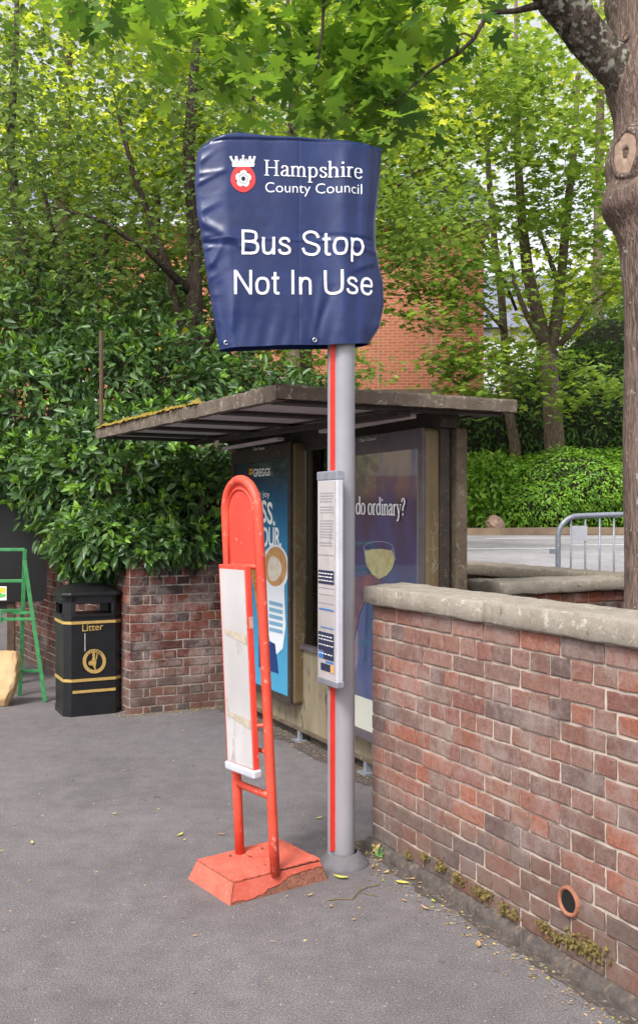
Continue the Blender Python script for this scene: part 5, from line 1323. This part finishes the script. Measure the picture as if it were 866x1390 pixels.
def keep_laurel(p):
    v = Vector((p[0], p[1]))-pc; u_out = v.dot(-SU)   # in front of the pier face
    d2 = (Vector((p[0], p[1]))-pc).dot(N2)             # in front of the long wall
    px_ = CX+p[0]/p[1]*F; py_ = HY+(CH-p[2])/p[1]*F
    if p[2] < 1.33 and (u_out < .02 and d2 < .02): return False
    sp = Vector((p[0], p[1]))-SO; s_ = sp.dot(SU); w_ = sp.dot(SV)
    if -1.2 < w_ < .5 and -1.2 < s_ < 2.62 and p[2] > 2.1 and p[2] < 2.5: return False
    if -.2 < w_ < 2 and -1.2 < s_ < 2.3: return False
    return True
ells = [e_(60, 640, 9.4, .95, .8, .42, 3.4), e_(160, 655, 8.6, .85, .62, .70, 3.4), e_(150, 735, 8.0, .50, .36, .30, 1.6), e_(255, 690, 8.35, .62, .42, .50, 2.2), e_(285, 640, 8.9, .7, .6, .75, 1.6), e_(60, 560, 9.8, 1.25, .9, .75, 3), e_(180, 530, 9.9, 1.1, .9, .75, 2.8), e_(20, 480, 10.4, 1.1, .9, .8, 2), e_(135, 762, 8.2, .30, .3, .16, .6), e_(200, 745, 7.85, .30, .22, .18, .7), e_(260, 735, 7.85, .28, .2, .14, .6), e_(-80, 610, 9.5, 1, .9, .55, 1.6)]
bush('laurel_bush', 'big glossy green shrub spilling over the brick wall beside the shelter', 'shrub', ells, 26000, .108, 'leaf_laurel', 5, 'oval', tips=1100, keep=keep_laurel, base=(-2.4, 9.2, 0), thick=.42)
bush('laurel_bush', 'dark upper evergreen shrub behind the shelter roof at the foot of the trees', 'shrub', [e_(330, 545, 10.2, 1.1, .7, .42, 2), e_(230, 470, 11, .9, .8, .7, 2), e_(90, 430, 11.2, 1.2, .9, .9, 2.4), e_(400, 560, 11.5, .9, .7, .5, 1.2), e_(440, 690, 10.6, .7, .6, 1.0, 1.4), e_(340, 650, 10.0, .9, .6, 1.0, 1.2)], 12000, .10, 'leaf_laurel', 6, 'oval', tips=220, base=(-1.2, 10.6, 0), thick=.5)

bush('garden_shrub', 'bright green shrub seen through the shelter glass between the two posters', 'shrub', [e_(430, 650, 9.4, .42, .4, .62, 2), e_(470, 690, 9.8, .5, .4, .6, 1)], 5000, .075, 'leaf_hedge', 16, 'oval', base=(-.1, 9.4, 0), thick=.4)
# ================================================================== HEDGES AND SHRUBS ACROSS THE ROAD
HYY = 20.6
bush('clipped_hedge', 'rounded clipped green hedge across the road behind the steel barrier', 'hedge', [e_(778, 668, HYY, 1.75, 1.1, .95, 5), e_(880, 668, HYY, 1.8, 1.1, .98, 3), e_(730, 690, HYY-.2, 1.0, 1.0, .62, 1.6)], 26000, .088, 'leaf_hedge', 21, 'oval', base=(6, HYY, 0), up=.45, thick=.2, stems=False, surface=.8, core_mat='twig_shade')
bush('cherry_laurel', 'loose leafy shrub between the shelter post and the clipped hedge', 'shrub', [e_(668, 668, HYY+.3, 1.1, .9, .85, 4), e_(610, 668, HYY+.6, 1.0, .9, .85, 2), e_(700, 700, HYY-.3, .8, .7, .45, 1)], 9000, .13, 'leaf_hedge', 22, 'oval', tips=160, base=(4, HYY, 0), thick=.5)
bush('dark_shrub', 'dark tangled shrubs behind the clipped hedge and maple trunk', 'shrub', [e_(690, 590, 23.5, 1.6, 1, 1.3, 2), e_(790, 560, 24, 2.0, 1, 1.7, 3), e_(860, 520, 25, 2.4, 1.2, 2.2, 3)], 22000, .15, 'leaf_darkshrub', 23, 'oval', base=(7, 24, 0), thick=.55, up=.35, core_mat='twig_shade')

# ================================================================== TREES
def T(*a): return [PT(*q) for q in a]
tree('young_tree', 'small leaved tree with forked grey trunk rising left of the blue sign cover', 'tree', (-1.45, 10.6, 0),
     T((250, 860, 10.6, .16), (252, 600, 10.6, .14), (250, 520, 10.6, .125), (262, 455, 10.6, .10), (265, 380, 10.6, .085), (262, 300, 10.6, .075), (256, 210, 10.6, .065), (262, 120, 10.6, .055), (270, 20, 10.6, .04), (275, -80, 10.6, .03)),
     [(P(170, 250, 10.2), (2.1, 1.3, 1.7), 4), (P(60, 230, 9.6), (1.5, 1.2, 1.8), 3), (P(330, 150, 10.8), (1.6, 1.2, 1.4), 2.4), (P(100, 60, 10), (2.4, 1.4, 1.2), 2)],
     380, 17, (.20, .20, .11), .078, 'leaf_beech', 'bark_dark', 'round', 31, limbs=[T((255, 500, 10.6, .08), (278, 470, 10.5, .06), (300, 430, 10.4, .05), (330, 380, 10.3, .04), (370, 330, 10.2, .03), (420, 300, 10.1, .02)), T((258, 470, 10.6, .05), (240, 420, 10.6, .045), (228, 360, 10.7, .04), (205, 300, 10.6, .035), (180, 230, 10.5, .03), (160, 150, 10.4, .02)),
     T((262, 300, 10.6, .05), (290, 240, 10.5, .04), (325, 180, 10.4, .03), (345, 130, 10.3, .02)), T((262, 400, 10.6, .05), (200, 340, 10.3, .035), (140, 300, 10, .025), (70, 280, 9.8, .015))], shell=.2)
tree('young_tree', 'slender leaning tree with dark stems at the left behind the shrub', 'tree', (-3.6, 11.5, 0),
     T((60, 820, 11.5, .12), (52, 600, 11.5, .10), (50, 430, 11.5, .085), (40, 370, 11.5, .075), (25, 300, 11.5, .06), (15, 200, 11.5, .05), (22, 60, 11.5, .04), (25, -60, 11.5, .02)),
     [(P(60, 330, 11.2), (1.6, 1.1, 1.3), 3), (P(0, 180, 11), (1.4, 1.1, 1.8), 3), (P(120, 420, 11), (1.1, .9, .7), 1.4), (P(30, 50, 11), (1.6, 1, 1), 1.5)],
     280, 18, (.2, .2, .11), .072, 'leaf_beech', 'bark_dark', 'round', 32, limbs=[T((50, 440, 11.5, .06), (90, 400, 11.3, .045), (130, 350, 11.2, .035), (160, 290, 11.1, .025)), T((45, 400, 11.5, .05), (75, 330, 11.3, .035), (60, 260, 11.2, .025))], shell=.2)
tree('young_tree', 'thin tree with several dark upright stems behind the blue sign cover', 'tree', (.2, 12.5, 0),
     T((425, 860, 12.5, .11), (420, 560, 12.5, .09), (412, 430, 12.5, .08), (405, 300, 12.5, .065), (398, 180, 12.5, .05), (392, 60, 12.5, .035), (390, -40, 12.5, .02)),
     [(P(420, 130, 12.2), (1.7, 1.1, 1.5), 2), (P(560, 250, 12), (1.0, .9, .9), 1.4), (P(560, 320, 12), (.9, .8, .5), .9), (P(340, 500, 12), (1.1, .7, .5), .8), (P(460, 520, 12.2), (.9, .6, .4), .5)],
     290, 18, (.22, .22, .10), .088, 'leaf_mid', 'bark_dark', 'round', 33, limbs=[T((410, 380, 12.5, .05), (470, 320, 12.3, .035), (520, 270, 12.1, .025), (560, 235, 12, .018), (610, 215, 12, .01)), T((412, 420, 12.5, .045), (340, 480, 12.3, .03), (300, 500, 12.2, .02)), T((405, 250, 12.5, .04), (450, 170, 12.3, .03), (480, 100, 12.2, .015))], shell=.2)
for i, (px, tw) in enumerate(((347, .10), (386, .12), (428, .09))):
    pass
tree('maple_tree', 'pale grey maple with a fork standing in the hedge right of the shelter', 'tree', (4.9, 21.5, 0),
     T((756, 700, 21.5, .25), (753, 610, 21.5, .235), (748, 540, 21.5, .215), (742, 480, 21.5, .20), (738, 465, 21.5, .17), (728, 420, 21.4, .14), (716, 370, 21.3, .12), (708, 300, 21.2, .10), (703, 220, 21.2, .085), (700, 120, 21.2, .06), (700, 0, 21.2, .04)),
     [(P(700, 215, 20.5), (3.2, 2.2, 2.4), 3.2), (P(790, 330, 20.5), (1.9, 1.6, 2.0), 2.2), (P(690, 500, 20.3), (1.0, .9, .7), .7), (P(770, 520, 20.2), (1.3, 1.0, .6), .7), (P(800, 130, 20.5), (2.0, 1.6, 2.0), 1.6), (P(610, 120, 20.3), (2.4, 1.6, 2.2), 1.8)],
     330, 22, (.34, .34, .16), .17, 'leaf_mid', 'bark_mid', 'star', 41, limbs=[T((744, 490, 21.5, .15), (754, 440, 21.4, .135), (759, 400, 21.3, .125), (762, 370, 21.2, .11), (768, 300, 21.1, .09), (778, 210, 21, .07), (785, 100, 21, .05)), T((757, 470, 21.4, .08), (780, 445, 21.2, .06), (800, 415, 21, .045), (825, 395, 21, .03)), T((760, 390, 21.3, .07), (745, 350, 21.2, .055), (730, 310, 21.1, .04)), T((738, 470, 21.4, .08), (715, 430, 21.2, .06), (698, 385, 21, .05), (690, 330, 21, .03))], shell=.25, up=.55, bright=.55)
tree('maple_tree', 'thin grey maple stem with light leaves in front of the white house', 'tree', (4.4, 22.2, 0),
     T((702, 690, 22.2, .13), (698, 600, 22.2, .115), (690, 560, 22.2, .105), (686, 480, 22.2, .095), (680, 400, 22.2, .09), (671, 330, 22.2, .08), (664, 250, 22.2, .07), (658, 150, 22.2, .055), (655, 40, 22.2, .04), (655, -60, 22.2, .02)),
     [(P(600, 370, 18.6), (1.5, 1.0, .7), 1.8), (P(560, 300, 18.4), (1.3, 1.0, .7), 1.3), (P(595, 425, 18.3), (.9, .8, .32), .6), (P(628, 540, 18.2), (.5, .5, .30), .5), (P(660, 150, 19), (2.0, 1.4, 1.6), 2.2), (P(630, 490, 18.2), (.75, .6, .35), .8), (P(540, 180, 18.6), (1.5, 1.2, 1.2), 1.3)],
     285, 22, (.28, .28, .12), .15, 'leaf_mid', 'bark_mid', 'star', 42, limbs=[T((686, 450, 22.2, .05), (655, 415, 19.2, .04), (620, 400, 19, .03), (580, 395, 18.8, .02)), T((690, 520, 22.2, .05), (660, 500, 19, .035), (620, 520, 18.6, .025), (580, 495, 18.4, .012)), T((675, 360, 22.2, .045), (640, 310, 19.2, .035), (600, 260, 19, .02)), T((700, 420, 22.2, .04), (665, 330, 19.2, .03), (650, 290, 19, .02))], shell=.3, up=.6, bright=.5)
# far backdrop trees, each its own
def far(name, label, px, py, Y, rr, ncl, per, size, mat, seed, kind='star', sig=.5, bright=.5, shell=.3):
    c_ = P(px, py, Y); g_ = hill(0, Y)
    tree(name, label, 'tree', (c_.x, Y, g_), [(c_.x, Y, g_-.3, .22), (c_.x+.1, Y, g_+2, .19), (c_.x-.1, Y, c_.z*.55, .15), (c_.x, Y, c_.z, .10), (c_.x+.1, Y, c_.z+rr[2]*.7, .05)],
         [(tuple(c_), rr, 1)], ncl, per, (sig, sig, sig*.5), size, mat, 'bark_mid', kind, seed, shell=shell, up=.5, bright=bright, group='trees in the background')
far('lime_tree', 'bright yellow green tree glowing behind the dark stems at upper left', 90, 110, 17, (3.2, 2, 2.8), 240, 30, .17, 'leaf_lime', 51)
far('lime_tree', 'bright yellow green tree above and behind the blue sign cover', 400, 110, 17.5, (3.0, 2, 3.0), 240, 30, .17, 'leaf_lime', 52)
far('lime_tree', 'bright green tree behind the near branch right of the sign cover', 570, 90, 26, (3.4, 2.5, 3.6), 110, 24, .24, 'leaf_lime', 53, sig=.6)
far('lime_tree', 'mid green tree low at the left behind the shrub', 20, 380, 18, (2.6, 1.8, 2.2), 110, 26, .16, 'leaf_mid', 54)
far('lime_tree', 'green tree behind the forked trunk left of the sign cover', 210, 330, 19, (3.0, 1.8, 2.4), 150, 28, .17, 'leaf_mid', 55)
far('lime_tree', 'light tree filling the gap behind the big trunk at the right', 830, 450, 30, (3.4, 2.5, 3.0), 170, 26, .26, 'leaf_lime', 56, sig=.7, bright=.4)
far('lime_tree', 'tall light tree against the white sky at the upper right', 815, 60, 27, (3.2, 2.5, 4.0), 70, 22, .25, 'leaf_lime', 57, sig=.6)
far('lime_tree', 'broad tree far left beyond the end of the wall', -120, 500, 20, (4, 2.5, 4.5), 260, 28, .2, 'leaf_mid', 58, sig=.6)
far('lime_tree', 'darker tree between the forked trunk and the brick building', 300, 420, 20.5, (2.0, 1.4, 2.0), 80, 26, .17, 'leaf_mid', 59, bright=.3)

# ================================================================== SMALL STUFF ON THE GROUND
def flatleaf(kind, size, seed, c_, mat='leaf_dry', bright=None):
    rg_ = random.Random(seed); L = size; W_ = L*rg_.uniform(.22, .5); n = 7; vs = []; an = rg_.uniform(0, 6.28); cu = rg_.uniform(.1, .5)
    for i in range(n+1):
        t_ = i/n; w_ = W_*math.sin(math.pi*min(1, t_*.93+.07))**.8; x_ = L*(t_-.5); z_ = .004+L*cu*(t_-.5)**2
        for sgn in (-1, 0, 1): vs.append((x_, sgn*w_/2, z_+(abs(sgn)*L*.06)))
    R_ = Matrix.Rotation(an, 3, 'Z'); vs = [R_ @ Vector(v)+Vector(c_) for v in vs]
    fs = [(i*3+j, i*3+j+1, (i+1)*3+j+1, (i+1)*3+j) for i in range(n) for j in (0, 1)]
    me = bpy.data.meshes.new('fallen_leaf'); me.from_pydata([tuple(v) for v in vs], [], fs)
    a_ = me.attributes.new('rnd', 'FLOAT', 'POINT'); a_.data.foreach_set('value', [rg_.random() if bright is None else bright]*len(vs))
    return link('fallen_leaf', me, mat)
spots = [(603, 1218, .05, .4), (577, 1235, .05, .5), (546, 1200, .06, .9), (560, 1195, .05, .5), (572, 1200, .045, .3), (649, 1285, .05, .45), (588, 1225, .03, .97), (645, 1240, .04, .5), (655, 1245, .035, .3), (548, 1224, .03, .4), (462, 1193, .07, .93), (432, 1112, .04, .95), (244, 1135, .05, .9), (250, 1142, .03, .7), (215, 1100, .03, .8), (156, 1106, .03, .7), (300, 1134, .045, .3), (44, 1146, .04, .8), (2, 1157, .03, .9), (54, 1079, .02, .5), (20, 1121, .02, .5), (143, 1121, .02, .6), (168, 1047, .025, .5), (55, 1040, .02, .5), (236, 1034, .025, .6), (408, 1010, .05, .45), (397, 1014, .04, .5), (290, 963, .04, .6), (240, 966, .03, .6), (170, 968, .05, .55), (228, 972, .03, .3), (515, 1170, .04, .6), (506, 1178, .05, .4), (524, 1186, .04, .7), (420, 1217, .03, .5), (449, 1232, .03, .3), (370, 1280, .02, .5), (480, 1250, .02, .6), (110, 940, .03, .5), (35, 930, .04, .5), (50, 948, .03, .6), (128, 1092, .02, .7), (265, 1272, .02, .5), (25, 1213, .02, .5), (100, 1255, .02, .4), (224, 1219, .02, .4)]
for i, (px, py, sz, b_) in enumerate(spots):
    q = G(px, py); o = flatleaf('', sz, i, (q.x, q.y, .002), 'leaf_dry', b_); tag(o, 'small fallen leaf or catkin lying loose on the tarmac', 'leaf', 'fallen leaves scattered on the tarmac')
# grit and leaf litter along wall foot and under shelter: uncountable
rg = np.random.default_rng(77); pts = []
for _ in range(420):
    s = WS-rg.uniform(-.1, 3.0); w = WW-.045-abs(rg.normal())*.07; q = S(s, w); pts.append((q.x, q.y, .003))
for _ in range(150):
    q = S(WS+rg.uniform(-.05, .22), WW-abs(rg.normal())*.08-.02); pts.append((q.x, q.y, .003))
for _ in range(900): q = S(rg.uniform(-.6, 2.3), .02+rg.normal()*.07); pts.append((q.x, q.y, .003))
for _ in range(500): q = V2(S(0, 0)); p = pc+SV*rg.uniform(-.1, 1.6)-SU*abs(rg.normal())*.05-SU*.02; pts.append((p.x, p.y, .003))
for _ in range(400): p = pc+U2*rg.uniform(0, 4)+N2*(.03+abs(rg.normal())*.08); pts.append((p.x, p.y, .003))
for _ in range(110): pts.append((rg.uniform(-2.2, 1.0), rg.uniform(3.2, 8), .003))
o = leaves_mesh('leaf_litter', np.array(pts), .017, 'leaf_dry', None, 'simple', 9, .85); tag(o, 'crumbs of dry leaf and grit gathered along the wall foot and kerb', 'leaf litter', kind='stuff')
m = MB()
for _ in range(1500):
    k = rg.uniform()
    if k < .45: q = S(WS-rg.uniform(-.2, 3.0), WW-.04-abs(rg.normal())*.09)
    elif k < .8: q = S(rg.uniform(-.6, 2.2), rg.normal()*.09-.04)
    else: q = Vector((rg.uniform(-2.2, 1.2), rg.uniform(3.1, 7.5), 0))
    r_ = rg.uniform(.002, .006); vs = [(q.x+rg.normal()*r_, q.y+rg.normal()*r_, max(.0005, rg.uniform(0, 1)*r_*1.3)) for _ in range(5)]
    m.add(vs, [(0, 1, 2), (0, 2, 3), (0, 3, 4), (1, 2, 4), (1, 3, 4)])
o = m.build('gravel', 'coping'); tag(o, 'small stones and grit scattered on the tarmac', 'gravel', kind='stuff')
# dirt strips (thin worn sheets on the tarmac)
def strip(ps, z_, mat):
    m_ = MB(); m_.add([(p[0], p[1], z_) for p in ps], [tuple(range(len(ps)))]); o_ = m_.build('dirt_strip', mat); tag(o_, kind='structure')
def wavy(fn, n=80):
    return [fn(i/n) for i in range(n+1)]
a_ = wavy(lambda k: S(WS+.1-4*k, WW-.085-.05*noise.noise(Vector((k*20, 0, 0)))-.02*noise.noise(Vector((k*70, 0, 0))))); b_ = wavy(lambda k: S(WS+.1-4*k, WW+.01))
strip([(p.x, p.y) for p in a_]+[(p.x, p.y) for p in b_[::-1]], .0035, 'grime')
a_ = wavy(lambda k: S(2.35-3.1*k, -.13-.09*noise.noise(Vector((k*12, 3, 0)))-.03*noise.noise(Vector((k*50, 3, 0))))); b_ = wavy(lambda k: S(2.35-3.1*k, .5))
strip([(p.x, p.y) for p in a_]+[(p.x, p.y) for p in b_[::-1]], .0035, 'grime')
a_ = wavy(lambda k: S(-.7-.6*k, -.62+.95*k), 10)
# weeds and moss tufts
def tuft(name, label, c_, n, h_, mat, seed, spread=.02, up_=1.0, group=None):
    rg_ = np.random.default_rng(seed); p_ = np.array([c_])+rg_.normal(size=(n, 3))*np.array([spread, spread, .003]); p_[:, 2] = np.abs(p_[:, 2]-c_[2])+c_[2]
    ld = rg_.normal(size=(n, 3))*.7+np.array([-.25, -.2, up_]); o_ = leaves_mesh(name, p_, h_, mat, None, 'oval', seed, .1, length_dir=ld*1.4); return tag(o_, label, 'plant', group)
q = G(524, 1164); tuft('weed', 'small green weed growing at the corner of the brick wall', (q.x, q.y, .015), 46, .042, 'weed', 1, .014, .9)
q = G(513, 1160); tuft('weed', 'dry brown seed stalk standing beside the green weed', (q.x, q.y, .01), 40, .05, 'leaf_dry', 2, .010, 3.5)
def moss_clump(px, py, n, r_, seed, mat='moss_green'):
    a_, z_ = sframe(WW-.008).hit(px, py); rg_ = np.random.default_rng(seed); m_ = MB(); fr_ = sframe(WW-.004)
    for _ in range(n):
        c_ = fr_.w(a_+rg_.normal()*r_*1.3, max(.02, z_+rg_.normal()*r_*.7-.01), .004+abs(rg_.normal())*.010); k = rg_.uniform(.003, .0075)
        for (dx, dy, dz) in ((0, 0, 1),):
            vs = [c_+Vector((x, y, z))*k+Vector(rg_.normal(size=3))*k*.45 for x, y, z in ((1, 0, 0), (0, 1, 0), (-1, 0, 0), (0, -1, 0), (0, 0, 1.5), (0, 0, -1))]
            m_.add(vs, [(0, 1, 4), (1, 2, 4), (2, 3, 4), (3, 0, 4), (1, 0, 5), (2, 1, 5), (3, 2, 5), (0, 3, 5)])
    o_ = m_.build('moss_clump', mat); tag(o_, 'brown green moss tuft clinging to the foot of the long brick wall', 'moss', 'moss tufts along the wall foot')
for i, (px, py, n, r_) in enumerate(((577, 1160, 100, .022), (600, 1172, 170, .03), (623, 1188, 170, .03), (652, 1208, 200, .032), (664, 1212, 120, .02), (684, 1232, 130, .03), (700, 1238, 70, .02), (738, 1252, 110, .025), (757, 1268, 130, .03), (780, 1276, 260, .035), (806, 1288, 300, .042), (556, 1158, 60, .02))): moss_clump(px, py, int(n*.28), r_*.6, i)
# twig
m = MB(); pts = [G(444, 1222, .004), G(462, 1220, .006), G(478, 1221, .004), G(486, 1210, .008), (G(498, 1204, .006)), G(516, 1200, .01)]
m.tube(catmull(pts, 4) if False else pts, .0022, 5); m.tube([pts[3], G(500, 1214, .004), G(512, 1216, .006)], .0015, 5)
tag(m.build('twig', 'moss_green'), 'thin greenish twig lying on the tarmac beside the pole foot', 'twig')

# ================================================================== WORLD, SUN, CAMERA
w = bpy.data.worlds.new('World'); scene.world = w; w.use_nodes = True; nt = w.node_tree; nt.nodes.clear()
sky = nt.nodes.new('ShaderNodeTexSky'); sky.sky_type = 'NISHITA'; sky.sun_disc = False
EL, AZ = 50, 208     # azimuth measured clockwise from +Y
sky.sun_elevation = math.radians(EL); sky.sun_rotation = math.radians(AZ); sky.dust_density = 4; sky.air_density = 1.2; sky.ozone_density = 1
hs = nt.nodes.new('ShaderNodeHueSaturation'); hs.inputs['Saturation'].default_value = .15
bg = nt.nodes.new('ShaderNodeBackground'); bg.inputs[1].default_value = .15; ow = nt.nodes.new('ShaderNodeOutputWorld')
nt.links.new(sky.outputs[0], hs.inputs['Color']); nt.links.new(hs.outputs[0], bg.inputs[0]); nt.links.new(bg.outputs[0], ow.inputs[0])
L = bpy.data.lights.new('sun', 'SUN'); L.energy = 1.5; L.angle = math.radians(14); L.color = (1, .96, .90)
lo = bpy.data.objects.new('sun', L); COL.objects.link(lo); e, a = math.radians(EL), math.radians(AZ)
to = Vector((math.sin(a)*math.cos(e), math.cos(a)*math.cos(e), math.sin(e))); lo.rotation_euler = to.to_track_quat('Z', 'Y').to_euler(); lo.location = to*30
cam = bpy.data.cameras.new('camera'); co = bpy.data.objects.new('camera', cam); COL.objects.link(co)
co.location = (0, 0, CH); co.rotation_euler = (math.radians(90), 0, 0); cam.sensor_fit = 'VERTICAL'; cam.sensor_height = 36; cam.sensor_width = 24
cam.lens = 36*F/1390; cam.shift_y = 5/1390; cam.clip_end = 2000; cam.clip_start = .05
scene.camera = co
vs_ = scene.view_settings; vs_.view_transform = 'Standard'; vs_.look = 'None'; vs_.exposure = 0.9; vs_.gamma = 1; vs_.use_curve_mapping = False
scene.cycles.max_bounces = 8; scene.cycles.diffuse_bounces = 4; scene.cycles.transparent_max_bounces = 8; scene.cycles.use_denoising = True; scene.cycles.caustics_reflective = False; scene.cycles.caustics_refractive = False
scene.render.engine = 'CYCLES'
